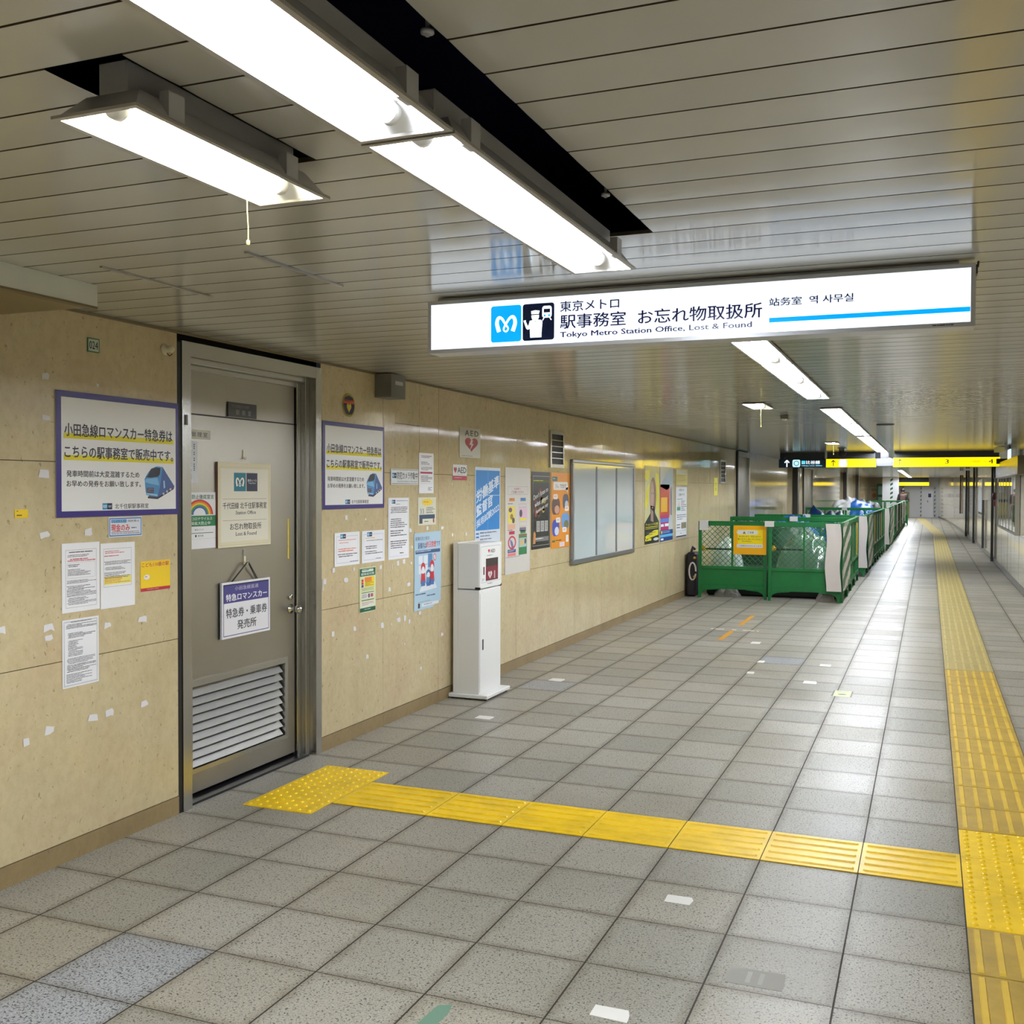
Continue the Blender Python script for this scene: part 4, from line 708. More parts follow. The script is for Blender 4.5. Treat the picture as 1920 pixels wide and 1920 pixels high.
m = MB(); m.tube([(1.995, 0, .19), (1.998, 0, .21)], .004, M_DARK, 6); m.box(1.99, 1.996, -.002, .05, .17, .2, M_DARK); m.build('end_clip', E)
# ------------------------------------------------------------ distant guide signs
def guide(name, x0, x1, y, z0, z1, face, body, label, fn):
    E = empty(name, (x0, y, z0), label, 'sign'); m = MB(); m.box(0, x1-x0, .002, .12, 0, z1-z0, M_DARK); m.box(.02, x1-x0-.02, .02, .1, z1-z0, H-z0-.002, M_DARK); m.build('housing', E)
    C = Card(0, 0, 0, None, 'front'); C.slab(.004, .004, x1-x0-.004, z1-z0-.004, 0, .0012, face); C.t = .0012; fn(C, x1-x0, z1-z0); C.build('lit_face', E)
def arrow(C, u, v, s, m):
    C.stroke([(u, v-s*.5), (u, v+s*.4)], [s*.14, s*.14], m, 2); C.stroke([(u-s*.32, v+s*.1), (u, v+s*.45)], [s*.14, s*.14], m, 2); C.stroke([(u+s*.32, v+s*.1), (u, v+s*.45)], [s*.14, s*.14], m, 2)
YG = glow(255, 222, 0, 1.0); NVG = mat('backlit_dark_navy', (8, 22, 34), .3, emit=.5); BRN = ink(90, 74, 10)
def g1(C, w, h):
    arrow(C, .16, h/2, .14, WG); C.rr(.27, .012, .42, h-.012, glow(180, 225, 235, .9), 2); C.arc(.345, h/2, .055, .035, glow(110, 150, 160, .6), 3, 0, 360); C.tx('日比谷線', .45, .07, .8, .138, WG, 2, .6); C.tx('Hibiya Line 200m', .45, .02, .84, .05, glow(120, 210, 240), 2, .4); C.rr(.45, .085, .52, .135, glow(60, 190, 230), 3)
def g2(C, w, h):
    arrow(C, .14, h/2, .13, BRN); C.rr(.25, .012, .4, h-.012, glow(80, 130, 220, .8), 2); C.rr(.262, .022, .388, h-.022, glow(240, 245, 255, .9), 3); C.tx('TS', .29, .05, .36, .11, glow(70, 130, 210, .8), 4, .4); C.tx('東武スカイツリーライン', .43, .07, .92, .13, BRN, 2); C.tx('Tobu SKYTREE Line', .43, .025, .84, .055, BRN, 2)
def g3(C, w, h):
    arrow(C, .12, h/2, .13, BRN); C.tx('駅ビル(ルミネ)方面改札', .24, .075, .78, .125, ink(150, 120, 10), 2); C.tx('Station Bldg. Gate', .24, .025, .74, .05, ink(150, 120, 10), 2); C.tx('出口', .82, .09, .92, .12, ink(150, 120, 10), 2); C.tx('3', .93, .06, 1.0, .145, BRN, 2, .4); C.tx('千住ミルディス方面改札', 1.06, .075, 1.56, .125, ink(150, 120, 10), 2); C.tx('Senju Milldix Gate', 1.06, .025, 1.5, .05, ink(150, 120, 10), 2); C.tx('出口', 1.6, .09, 1.68, .12, ink(150, 120, 10), 2); C.tx('4', 1.69, .06, 1.77, .145, BRN, 2, .4); C.r(1.82, .05, 2.02, .15, ink(40, 34, 8), 2)
YS = 17.4
guide('guide_sign', .56, 1.47, YS, 2.045, 2.215, NVG, None, 'dark navy backlit guide sign with a white arrow, far down the corridor', g1)
guide('guide_sign', 1.475, 2.42, YS, 2.045, 2.215, YG, None, 'shorter yellow backlit guide sign with a blue square, beside the navy one', g2)
guide('guide_sign', 2.73, 4.62, YS, 2.045, 2.23, YG, None, 'wide yellow backlit guide sign with exit numbers 3 and 4', g3)
m = MB(); m.box(2.425, 2.725, YS+.01, YS+.1, 2.07, 2.215, mat('sign_blank', (110, 112, 120), .5)); m.box(2.5, 2.65, YS+.02, YS+.08, 2.215, H-.02, M_DARK); tag(m.build('blank_sign_panel'), 'blank grey panel between the two yellow guide signs', 'panel')
guide('guide_sign', 1.35, 3.38, 61.0, 1.88, 2.08, YG, None, 'farthest tiny yellow guide sign at the end of the corridor', lambda C, w, h: C.lines(.9, 1.1, .12, .08, 1, BRN, 2))
E = empty('flag_sign', (4.62, 14.8, 2.06), 'thin white lit sign seen edge-on near the right wall', 'sign'); m = MB(); m.box(-.012, .012, 0, .5, 0, .22, mat('edge_lit', (200, 222, 235), .3, emit=SIGN*.9), .004); m.build('lit_panel', E); m = MB(); m.box(-.015, .015, .2, .3, .22, H-2.06-.001, M_DARK); m.build('bracket', E)
c = Card(.16, .09, .004, ink(206, 186, 110), 'front' if 0 else 'front'); o = c.build('yellow_tag', loc=(4.40, 15.3, 2.24)); tag(o, 'small yellow tag by the edge-on lit sign', 'tag')
m = MB(); m.tube([(4.48, 15.31, 2.33), (4.48, 15.31, H)], .003, M_DARK, 6); m.build('tag_wire', o, (-4.40, -15.3, -2.24))
# ceiling fittings
def disc(name, x, y, r, h, m_, label, cat):
    m = MB(); m.lathe((0, 0, 0), [(r, 0), (r, -h*.4), (r*.8, -h*.85), (0, -h)], m_, 24); tag(m.build(name, loc=(x, y, H-.0002)), label, cat)
disc('ceiling_speaker', 2.91, 8.6, .1, .012, M_DARK, 'flat dark oval ceiling speaker right of the second light row', 'speaker')
E = empty('dome_camera', (1.87, 16.1, H), 'black dome camera hanging left of the light row, before the yellow signs', 'camera'); m = MB(); m.lathe((0, 0, -.001), [(.05, 0), (.05, -.05), (0, -.055)], M_GREY, 20); m.build('mount', E); m = MB(); m.lathe((0, 0, -.05), [(.085, 0), (.08, -.04), (.05, -.075), (0, -.09)], M_BLACK, 24); m.build('dome', E)
E = empty('ceiling_sensor', (2.02, 6.7, H), 'small square grey sensor on the ceiling left of the second light row', 'sensor'); m = MB(); m.box(-.04, .04, -.04, .04, -.04, -.001, M_GREY, .004); m.build('body', E); m = MB(); m.lathe((0, 0, -.04), [(.022, 0), (.02, -.012), (0, -.018)], M_CREAM, 16); m.build('lens', E)
disc('ceiling_speaker', 2.95, 27, .1, .014, M_DARK, 'distant dark ceiling speaker beyond the yellow signs, left one', 'speaker'); disc('ceiling_speaker', 3.4, 31, .1, .014, M_DARK, 'distant dark ceiling speaker beyond the yellow signs, right one', 'speaker')
# ------------------------------------------------------------ other steel frames along the left wall
def side_frame(n, y0, y1):
    E = empty('door_%d' % n, (0, y0, 0), None, None); E['kind'] = 'structure'; w_ = y1-y0; m = MB()
    m.box(-.1, .03, 0, .08, 0, 2.33, M_BLACK); m.box(-.1, .03, w_-.08, w_, 0, 2.33, M_STEEL); m.box(-.1, .028, .08, w_-.08, 2.23, 2.33, M_STEEL); m.build('door_frame', E)
    m = MB(); m.box(-.1, -.02, .08, w_/2-.004, .01, 2.23, M_STEELD); m.box(-.1, -.022, w_/2-.004, w_/2+.004, .01, 2.23, M_BLACK); m.box(-.1, -.02, w_/2+.004, w_-.08, .01, 2.23, M_STEELD); m.build('door_leaf', E)
side_frame(2, 15.68, 17.11); side_frame(3, 26.83, 29.48)
def pillar(x, y, d, label):
    m = MB(); m.box(0, .14, 0, d, 0, H, mat('dark_pillar', (60, 58, 54), .3), .01); tag(m.build('pillar', loc=(x, y, 0)), label, 'pillar')
pillar(.002, 24.4, .3, 'thin dark steel post on the left wall, nearer one beyond the first gate frame'); pillar(.002, 42, .5, 'dark distant post on the left wall, second'); pillar(.002, 50, .6, 'dark distant post on the left wall, farthest')
# right wall fittings
def rpost(y, w_, z0, z1, mt, label, name='wall_conduit', cat='conduit'):
    x = rwx(y); m = MB(); m.box(-.06, -.004, 0, w_, z0, z1, mt); tag(m.build(name, loc=(x-.006, y, 0)), label, cat)
rpost(21.6, .07, 0, 2.34, M_DARK, 'dark vertical strip on the right wall behind the red alarm'); rpost(25.5, .07, .1, 1.35, M_DARK, 'short dark strip low on the right wall'); rpost(30.5, .13, 0, 2.3, M_BLACK, 'tall black strip on the right wall, middle of the distance'); rpost(35.5, .16, 0, 2.3, M_BLACK, 'tall black strip on the right wall, farther'); rpost(40, .18, .7, 2.2, mat('brown_strip', (84, 66, 44), .5), 'brown strip on the right wall, farthest of the tall ones')
E = empty('fire_alarm', (4.744, 21.2, 1.25), 'dark red round fire alarm fitting on the right wall', 'alarm'); m = MB(); m.lathe((0, 0, .22), [(0, -.06), (.07, -.055), (.085, -.02), (.085, 0)], mat('dark_red_bell', (74, 20, 26), .4), 20, 'x'); m.build('bell', E); m = MB(); m.box(-.03, 0, -.05, .05, 0, .12, mat('alarm_red', (150, 24, 34), .4), .004); m.build('call_box', E)
E = empty('poster_case', (4.742, 14.4, .87), 'long glazed poster case on the right wall at the edge of view', 'display case'); m = MB(); Wc, Hc = 4.8, 1.0
for b in ((0, Wc, 0, .04), (0, Wc, Hc-.04, Hc), (0, .04, .04, Hc-.04), (Wc-.04, Wc, .04, Hc-.04)): m.box(-.07, 0, *b, M_STEEL)
m.build('frame', E); m = MB(); m.box(-.02, -.001, .04, Wc-.04, .04, Hc-.04, mat('case_backing', (120, 122, 128), .4)); bk = m.build('backing', E)
for i, q in enumerate(((176, 178, 186), (110, 120, 150), (190, 186, 170), (130, 160, 130), (170, 172, 180), (150, 140, 150))): m = MB(); m.box(-.023, -.0205, .12+i*.78, .62+i*.78, .1, .9, ink(*q)); m.build('case_poster', E)
for i in range(1, 6): m = MB(); m.box(-.06, -.021, i*.8-.015, i*.8+.015, .04, Hc-.04, M_STEEL); m.build('mullion', E)
m = MB(); m.box(-.055, -.05, .04, Wc-.04, .04, Hc-.04, mat('case_glass', (255, 255, 255), .02, trans=1)); m.build('glass', E)
E = empty('wall_board', (4.735, 26.2, .95), 'smaller pale framed board farther along the right wall', 'board'); m = MB(); m.box(-.04, 0, 0, 2.2, 0, .95, M_STEEL); m.build('frame', E); m = MB(); m.box(-.045, -.041, .06, 2.14, .06, .89, ink(196, 200, 206, .15)); m.build('sheet', E)
# ------------------------------------------------------------ tactile paving
def tac(kind, base, bar):
    m = MB(); m.box(.002, .398, .002, .398, 0, .004, base, .0)
    if kind == 'bars_y' or kind == 'bars_x':
        n = 6 if kind == 'bars_y' else 5
        for i in range(n):
            c_ = (.4/n)*(i+.5); w_ = .0115 if n == 6 else .009
            V = []
            for z, e in ((.004, 0), (.009, .003)):
                for u, v in ((c_-w_+e, .018+e*2), (c_+w_-e, .018+e*2), (c_+w_-e, .382-e*2), (c_-w_+e, .382-e*2)): V.append((u, v, z) if n == 6 else (v, u, z))
            F = [(4, 5, 6, 7), (0, 1, 5, 4), (1, 2, 6, 5), (2, 3, 7, 6), (3, 0, 4, 7)]
            m.add(V, F if n == 6 else [g[::-1] for g in F], bar)
    else:
        for i in range(7):
            for j in range(7):
                m.lathe((.4/7*(i+.5), .4/7*(j+.5), .004), [(.0125, 0), (.0095, .0045), (.005, .006), (0, .0063)], bar, 10)
    return m
XM = X0+10*TL
o = tac('bars_x', M_YTILE, M_YTILE).build('tactile_paving_tile', loc=(X0+3*TL-.0+.0, .4, .0005))
names = ['first from the door', 'second from the door', 'third from the door', 'fourth from the door', 'fifth from the door', 'sixth from the door', 'seventh, nearest the main line']
o.location = (.604, .4, .0005); tag(o, 'bright yellow ribbed tactile tile of the cross strip, '+names[0], 'tactile tile', 'ribbed tiles of the cross strip')
xs = [.604, 1.129, 1.529, 1.929, 2.329, 2.729, 3.129]
o.scale = ((1.129-.604)/.4, 1, 1)
for i in range(1, 7):
    c = o.copy(); c.scale = (1, 1, 1); c.location = (xs[i], .4, .0005); c['label'] = 'bright yellow ribbed tactile tile of the cross strip, '+names[i]; COL.objects.link(c)
d = tac('dots', M_YTILE, M_YTILE).build('tactile_paving_tile', loc=(.2, .205, .0005)); tag(d, 'bright yellow dotted tactile tile before the door, nearer one', 'tactile tile', 'dotted tiles before the door')
c = d.copy(); c.location = (.2, .605, .0005); c['label'] = 'bright yellow dotted tactile tile before the door, farther one'; COL.objects.link(c)
for i, n in enumerate(('nearest', 'middle', 'farthest')):
    c = d.copy(); c.location = (XM, -.01+.39*i, .0005); c.scale = (1, .975, 1); c['label'] = 'bright yellow dotted tactile tile in the main line, %s of three' % n; c['group'] = 'dotted tiles in the main line'; COL.objects.link(c)
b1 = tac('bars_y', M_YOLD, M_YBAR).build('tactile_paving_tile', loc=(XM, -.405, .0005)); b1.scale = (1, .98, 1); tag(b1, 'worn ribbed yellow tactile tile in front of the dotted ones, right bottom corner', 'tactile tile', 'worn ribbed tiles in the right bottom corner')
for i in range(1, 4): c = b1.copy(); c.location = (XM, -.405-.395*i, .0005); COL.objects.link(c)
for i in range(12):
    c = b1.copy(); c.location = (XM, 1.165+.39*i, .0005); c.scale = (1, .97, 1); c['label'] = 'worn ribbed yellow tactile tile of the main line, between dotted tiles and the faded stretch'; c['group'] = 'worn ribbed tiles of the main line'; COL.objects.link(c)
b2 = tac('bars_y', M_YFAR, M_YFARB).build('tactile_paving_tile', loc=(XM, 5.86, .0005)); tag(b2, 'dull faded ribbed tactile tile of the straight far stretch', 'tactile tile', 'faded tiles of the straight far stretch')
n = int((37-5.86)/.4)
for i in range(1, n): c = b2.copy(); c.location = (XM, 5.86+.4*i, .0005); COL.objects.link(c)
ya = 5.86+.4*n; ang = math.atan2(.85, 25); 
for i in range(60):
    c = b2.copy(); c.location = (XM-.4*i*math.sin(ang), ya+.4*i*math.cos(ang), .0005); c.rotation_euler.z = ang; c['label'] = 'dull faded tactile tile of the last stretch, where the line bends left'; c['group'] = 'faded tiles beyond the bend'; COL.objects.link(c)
# tape marks on the floor
FM = [(2.455, -.19, .1, .075, 'white tape piece on the floor, below the cross strip'), (2.445, -1.13, .12, .07, 'white tape rectangle on the floor at the bottom edge of view'), (.47, 2.46, .12, .1, 'pale tape square on the floor before the white cabinet'), (.46, 4.0, .12, .12, 'pale tape piece on the floor beyond the white cabinet'), (1.68, 6.78, .1, .14, 'white tape piece right of the orange dashes'), (1.93, 5.6, .06, .12, 'small white tape square, upper of two'), (1.93, 4.98, .06, .11, 'small white tape square, lower of two'), (2.48, 5.62, .1, .12, 'white tape piece, farther of two right of centre'), (2.44, 4.7, .1, .12, 'white tape piece, nearer of two right of centre')]
for x, y, a, b, lb in FM:
    q = lambda: R.uniform(-.05, .05)*a
    c = Card(0, 0, .0006, mat('floor_tape_white', (228, 226, 222), .5), 'floor', corner=[(q(), q()), (a+q(), q()), (a+q(), b*.6+q()), (a*.9, b), (q(), b+q())]); c.put('floor_tape', x, y, .0004, lb, 'tape', 'white tape pieces on the floor')
c = Card(0, 0, .0006, mat('green_tape', (104, 138, 120), .5), 'floor', corner=[(0, 0), (.055, -.01), (.06, .1), (.05, .15), (.01, .13)]); c.put('floor_tape', 1.99, -1.38, .0004, 'green tape strip on the floor at the bottom edge of view', 'tape')
for x, y, h, lb in ((1.315, 6.9, .78, 'orange tape dash on the floor, nearer one'), (1.31, 8.2, 1.0, 'orange tape dash on the floor, farther one')): c = Card(.055, h, .0006, mat('orange_tape', (206, 146, 40), .5), 'floor'); c.put('floor_tape', x, y, .0004, lb, 'tape')
c = Card(0, 0, .0006, None, 'floor')
for u, w_ in ((0, .03), (.05, .1), (.24, .05), (.36, .05), (.42, .07), (.52, .02)): c.slab(u, 0, u+w_, .05, 0, .0006, mat('floor_tape_white', (228, 226, 222)))
c.put('floor_tape', 1.08, 7.75, .0004, 'broken dotted row of white tape between the orange dashes', 'tape')
c = Card(.15, .24, .0008, ink(192, 204, 130), 'floor'); c.r(0, 0, .012, .24, BK, 1); c.r(.138, 0, .15, .24, BK, 1); c.lines(.03, .12, .21, .16, 2, ink(70, 90, 50), 2); c.ell(.075, .09, .035, .03, ink(70, 90, 50), 2, n=12); c.put('floor_sticker', 2.7, 4.24, .0004, 'small pale green floor sticker with black side bars', 'sticker')
c = Card(.18, .12, .0003, mat('faint_mark', (146, 144, 136), .6), 'floor'); c.r(.06, .02, .075, .1, ink(164, 163, 160, .6), 1); c.r(.1, .02, .115, .1, ink(160, 159, 156, .6), 1); c.put('floor_sticker', 2.79, -.76, .0004, 'faint worn clear sticker on the floor near the bottom right', 'sticker')
# ------------------------------------------------------------ green barriers
def make_barrier(label, group, solid=False):
    E = empty('barrier', (0, 0, 0), label, 'barrier', group); G = M_GREEN
    m = MB()
    for x in (0.003, .95): m.box(x, x+.047, -.02, .02, .13, 1.13, G, .004)
    m.box(.05, .95, -.022, .022, 1.065, 1.135, G, .004); m.box(.05, .95, -.02, .02, .43, .475, G, .003); m.box(.05, .95, -.02, .02, .14, .2, G, .003)
    for i in range(8): m.box(.06+.115*i, .064+.115*i, -.024, -.0205, .145, .195, M_GREEND); m.box(.06+.115*i, .064+.115*i, -.026, -.0215, 1.07, 1.13, M_GREEND)
    for z in (.25, .4, .6, .75, .9): 
        for x in (0.003, .95): m.box(x+.004, x+.043, -.023, -.0195, z, z+.006, M_GREEND)
    if not solid: m.box(.485, .512, -.015, .015, .475, 1.065, G, .002)
    m.build('frame', E)
    if solid:
        m = MB(); m.box(.05, .95, -.006, .006, .475, 1.065, G); m.build('upper_panel', E)
        m = MB()
        for i in range(6): m.box(.12+.14*i, .15+.14*i, -.012, .012, .2, .43, G)
        m.build('lower_bars', E)
    else:
        m = MB(); m.box(.05, .95, -.006, .006, .2, .43, G); m.build('lower_panel', E)
        m = MB(); p = .078; x0, x1, z0, z1 = .05, .95, .475, 1.065; t = .0035
        for sgn in (1, -1):
            k = -10
            while k < 22:
                # line z = z0 + sgn*(x - xa)
                xa = x0+k*p; pts = []
                a = max(x0, xa if sgn > 0 else xa-(z1-z0)); b = min(x1, xa+(z1-z0) if sgn > 0 else xa)
                if b-a > .004:
                    za, zb = (z0+(a-xa), z0+(b-xa)) if sgn > 0 else (z0-(a-xa), z0-(b-xa))
                    yo = .002*sgn
                    m.add([(a-t*.7, yo-.003, za+t*.7*sgn), (a+t*.7, yo-.003, za-t*.7*sgn), (b+t*.7, yo-.003, zb-t*.7*sgn), (b-t*.7, yo-.003, zb+t*.7*sgn), (a-t*.7, yo+.003, za+t*.7*sgn), (a+t*.7, yo+.003, za-t*.7*sgn), (b+t*.7, yo+.003, zb-t*.7*sgn), (b-t*.7, yo+.003, zb+t*.7*sgn)], [(0, 1, 2, 3), (7, 6, 5, 4), (0, 3, 7, 4), (1, 5, 6, 2)], G)
                k += 1
        m.build('lattice', E)
    for sd in (0, 1):
        m = MB(); pts = [(0.006, 0), (.042, 0), (.046, .05), (.07, .09), (.13, .118), (.3, .132), (.3, .14), (0.003, .14)]
        if sd: pts = [(1-a, b) for a, b in pts][::-1]
        m.extr(pts, lambda u, v, n: (u, .018-n, v), .036, G); m.build('foot', E)
    return E
bA = make_barrier('front green barrier with lattice, left one, bearing a yellow notice', 'front green barriers'); bA.location = (.225, 11.18, 0)
copy_tree(bA, (1.245, 11.12, 0), .05, 'front green barrier with lattice, right one beside the striped sheet')
for (x, y, lb) in ((.19, 14.0, 'second cross row, left'), (1.2, 14.0, 'second cross row, right'), (.3, 16.0, 'third cross row, left'), (1.31, 16.0, 'third cross row, right'), (.3, 24.8, 'fourth cross row, left'), (1.31, 24.8, 'fourth cross row, right'), (.5, 46.8, 'last cross row, left'), (1.5, 46.8, 'last cross row, right')):
    copy_tree(bA, (x, y, 0), 0, 'green lattice barrier standing across the enclosure, '+lb, 'green barriers across the enclosure')
bS = make_barrier('green solid barrier along the walkway side of the first box', 'side barriers of the first box', True); bS.location = (2.255, 11.2, 0); bS.rotation_euler.z = math.pi/2-.0
for i in range(1, 4): copy_tree(bS, (2.25-.01*i, 11.2+1.01*i, 0), math.pi/2)
for i in range(8): copy_tree(bS, (2.28+.005*i, 16.1+1.02*i, 0), math.pi/2, 'green solid barrier along the walkway side of the middle box', 'side barriers of the middle box')
for i in range(21): copy_tree(bS, (2.36, 25.1+1.03*i, 0), math.pi/2, 'green solid barrier along the walkway side of the farthest box', 'side barriers of the farthest box')
# notice on the front barrier
c = Card(.47, .42, .003, ink(232, 170, 14, .25), 'front'); c.r(.06, .14, .42, .36, ink(238, 214, 20, .3), 1); c.rr(.05, .29, .35, .35, ink(220, 220, 222), 2, .4); c.poly([(.13, .3), (.18, .3), (.155, .34)], ink(140, 100, 20), 3); c.tx('ご注意', .2, .305, .29, .335, BK, 3, .5); c.tx('あぶないので、手をふれたり', .08, .25, .39, .275, ink(70, 60, 10), 2, .4); c.tx('登ったりしないでください', .06, .21, .41, .235, ink(70, 60, 10), 2, .4); c.lines(.12, .35, .195, .18, 1, ink(90, 80, 10), 2); c.rr(.05, .1, .42, .15, ink(214, 214, 216), 2, .2); c.tx('ご迷惑をおかけいたします', .08, .115, .4, .137, ink(50, 50, 70), 3, .4)
o = c.build('warning_board', loc=(.745, 11.152, .655)); tag(o, 'yellow warning board fixed on the left front barrier', 'sign')
# white label tabs on top rails
for x, y, n in ((1.2, 11.09, 'front row centre'), (1.2, 13.97, 'second row'), (1.2, 15.97, 'third row'), (1.24, 24.77, 'fourth row'), (.245, 11.15, 'front row left corner')):
    m = MB(); m.box(0, .13, -.006, 0, 1.065 if 'left' not in n else 1.0, 1.14, ink(208, 206, 204)); m.box(0, .13, -.006, .05, 1.14, 1.144, ink(208, 206, 204)); tag(m.build('white_tape', loc=(x, y, 0)), 'white tape wrapped on the green top rail, '+n, 'tape')
# striped safety sheets on the corners
def sheet(x, y, L, label, wf=.2):
    E = empty('safety_sheet', (x, y, 0), label, 'sheet', 'striped sheets on the barrier corners'); 
    def surf(m, a0, a1, z0, z1, fn, mt, n=8, k=14):
        V = [fn(a0+(a1-a0)*i/n, z0+(z1-z0)*j/k) for j in range(k+1) for i in range(n+1)]
        m.add(V, [(j*(n+1)+i, j*(n+1)+i+1, (j+1)*(n+1)+i+1, (j+1)*(n+1)+i) for j in range(k) for i in range(n)], mt, True)
    m = MB(); surf(m, -wf, 0.0, .17, 1.12, lambda u, z: (u+(.012*math.sin(z*9)), -.075-.012*noise.noise((u*14, z*2.5, x)), z), M_SHEET); m.build('white_flap', E)
    m = MB(); zz = [.19+i*.148 for i in range(7)]
    def side(t, z): return (.028+.01*noise.noise((t*6, z*3, y)), -.07+t, z)
    n = 12
    for q in range(13):
        za = .17+q*.148-.55*.0; mt = M_SHEET if q % 2 else M_GREEN
        for i in range(n):
            t0, t1 = L*i/n, L*(i+1)/n; f_ = lambda t: .3*t/L*1.0
            V = [side(t0, min(1.13, max(.17, za-.3+f_(t0)))), side(t1, min(1.13, max(.17, za-.3+f_(t1)))), side(t1, min(1.13, max(.17, za-.152+f_(t1)))), side(t0, min(1.13, max(.17, za-.152+f_(t0))))]
            if V[0][2] == V[3][2] and V[1][2] == V[2][2]: continue
            m.add(V, [(0, 1, 2, 3)], mt)
    m.build('striped_side', E)
sheet(2.25, 11.14, 1.55, 'green and white striped sheet with white flap on the front corner'); sheet(2.34, 16.02, 1.7, 'green and white striped sheet with white flap on the middle corner'); sheet(2.42, 25.05, 2.6, 'small distant green and white striped sheet on the farthest box corner')
for (x, y, lb) in ((2.29, 13.6, 'first'), (2.335, 18.6, 'second'), (2.345, 21.3, 'third')): m = MB(); m.box(0, .008, 0, .22, .55, 1.06, ink(196, 160, 40)); tag(m.build('yellow_strip', loc=(x+.01, y, 0)), 'vertical yellow strip on the side barriers, %s from the front' % lb, 'strip')
for i, y in enumerate((29, 33, 37, 41, 45)): m = MB(); m.box(0, .02, 0, .5, .25, 1.13, M_SHEET); tag(m.build('hanging_cloth', loc=(2.39, y, 0)), 'pale cloth hanging over the far side barriers', 'cloth', 'cloths over the far side barriers')
# ------------------------------------------------------------ covered piles inside the enclosure
def lump(name, x, y, rx, ry, h, mt, label, seed, n=26, fold=.12, peak=1.0, mt2=None, cat='covered pile', base=0):
    m = MB(); V = []; F = []; 
    for j in range(n+1):
        for i in range(n+1):
            u, v = 2*i/n-1, 2*j/n-1; r = min(1, max(abs(u), abs(v))); a = math.atan2(v, u)
            rr_ = max(abs(u), abs(v)); k = rr_/max(math.hypot(u, v), 1e-6) if rr_ > 0 else 1
            px, py = u*(.55+.45*k), v*(.55+.45*k)
            prof = max(0, 1-rr_**(2.2*peak))**.6
            f_ = 1+fold*noise.noise((u*2.2+seed, v*2.2, seed))*2+fold*.5*math.sin(a*11+seed)*rr_
            z = h*prof*f_*(.86+.14*noise.noise((u*5, v*5, seed+3)))+.01*noise.noise((u*12, v*12, seed))
            z = 0 if rr_ > .999 else max(z, .012)
            V.append((px*rx*(1+.05*math.sin(a*7+seed)), py*ry*(1+.05*math.cos(a*5+seed)), base+z))
    for j in range(n):
        for i in range(n): F.append((j*(n+1)+i, j*(n+1)+i+1, (j+1)*(n+1)+i+1, (j+1)*(n+1)+i))
    if mt2:
        m.add(V, [f_ for f_ in F if V[f_[0]][0] < rx*.05 or V[f_[0]][2] < base+h*.35], mt, True); m.add(V, [f_ for f_ in F if not (V[f_[0]][0] < rx*.05 or V[f_[0]][2] < base+h*.35)], mt2, True)
    else: m.add(V, F, mt, True)
    return tag(m.build(name, loc=(x, y, .001)), label, cat)
lump('wrapped_pile', .5, 11.98, .24, .3, .5, M_CLEAR, 'pale plastic-wrapped pile behind the left front barrier', 2, fold=.1, peak=.9).location.z = .401
lump('wrapped_pile', 1.66, 12.2, .44, .45, .62, M_CLEARD, 'plastic-wrapped mound behind the right front barrier', 5, fold=.12, peak=.8).location.z = .401
lump('dark_filler_pile', 1.15, 13.2, .78, .45, .66, mat('dark_green_cover', (12, 52, 34), .6), 'dark green covered pile added to fill the first box with darkness', 8, peak=1.5).location.z = .401  # bulk put in to fill the darkness behind the lattice
lump('blue_tarpaulin', 1.15, 15.0, .62, .7, 1.3, M_BLUET, 'blue tarpaulin mound between second and third barrier rows', 11, fold=.1, peak=.9)
lump('blue_tarpaulin', 1.3, 19.5, .75, 2.2, 1.2, M_BLUET, 'low blue tarpaulin pile in the middle box', 14, peak=1.2)
lump('draped_pile', 1.25, 28.2, .95, 2.0, 1.5, M_GREYT, 'large pile draped in grey and blue sheets, in the farthest box', 17, n=40, fold=.02, peak=1.15, mt2=M_BLUET)
lump('draped_pile', 1.2, 36, .9, 3.0, 1.3, M_GREYT, 'grey draped pile deep in the farthest box', 23, fold=.08, peak=1.1)
lump('plastic_bag', .6, 11.48, .2, .13, .13, mat('grey_bag', (130, 124, 118), .6), 'crumpled grey bag on the floor under the left front barrier', 31, fold=.3)
lump('plastic_bag', 2.02, 11.36, .13, .12, .14, mat('grey_bag', (130, 124, 118), .6), 'crumpled grey bag on the floor by the striped sheet', 37, fold=.3)
m = MB(); m.box(0, 1.9, 0, 2.1, 0, .4, mat('dark_filler_black', (12, 16, 15), .7), .03); tag(m.build('dark_filler_block', loc=(.26, 11.62, 0)), 'low black block added under the piles to darken below the front barriers', 'platform')  # black block added so the gap under the barriers reads dark
# cone bars
for (x0, x1, y, z, lb) in ((.3, .72, 11.245, .72, 'left'), (1.33, 1.74, 11.185, .74, 'right')):
    E = empty('cone_bar', (x0, y, z), 'dark horizontal bar with yellow end behind the %s front barrier' % lb, 'bar'); m = MB(); m.tube([(0, 0, 0), (x1-x0, 0, 0)], .014, mat('bar_dark', (24, 34, 30), .5), 10); m.build('pole', E); m = MB(); m.tube([(-.03, 0, 0), (0.02, 0, 0)], .03, mat('bar_yellow', (206, 160, 40), .4), 12); m.tube([(-.02, 0, -.03), (-.02, 0, .05)], .022, mat('bar_yellow', (206, 160, 40), .4), 12); m.build('end_loop', E)
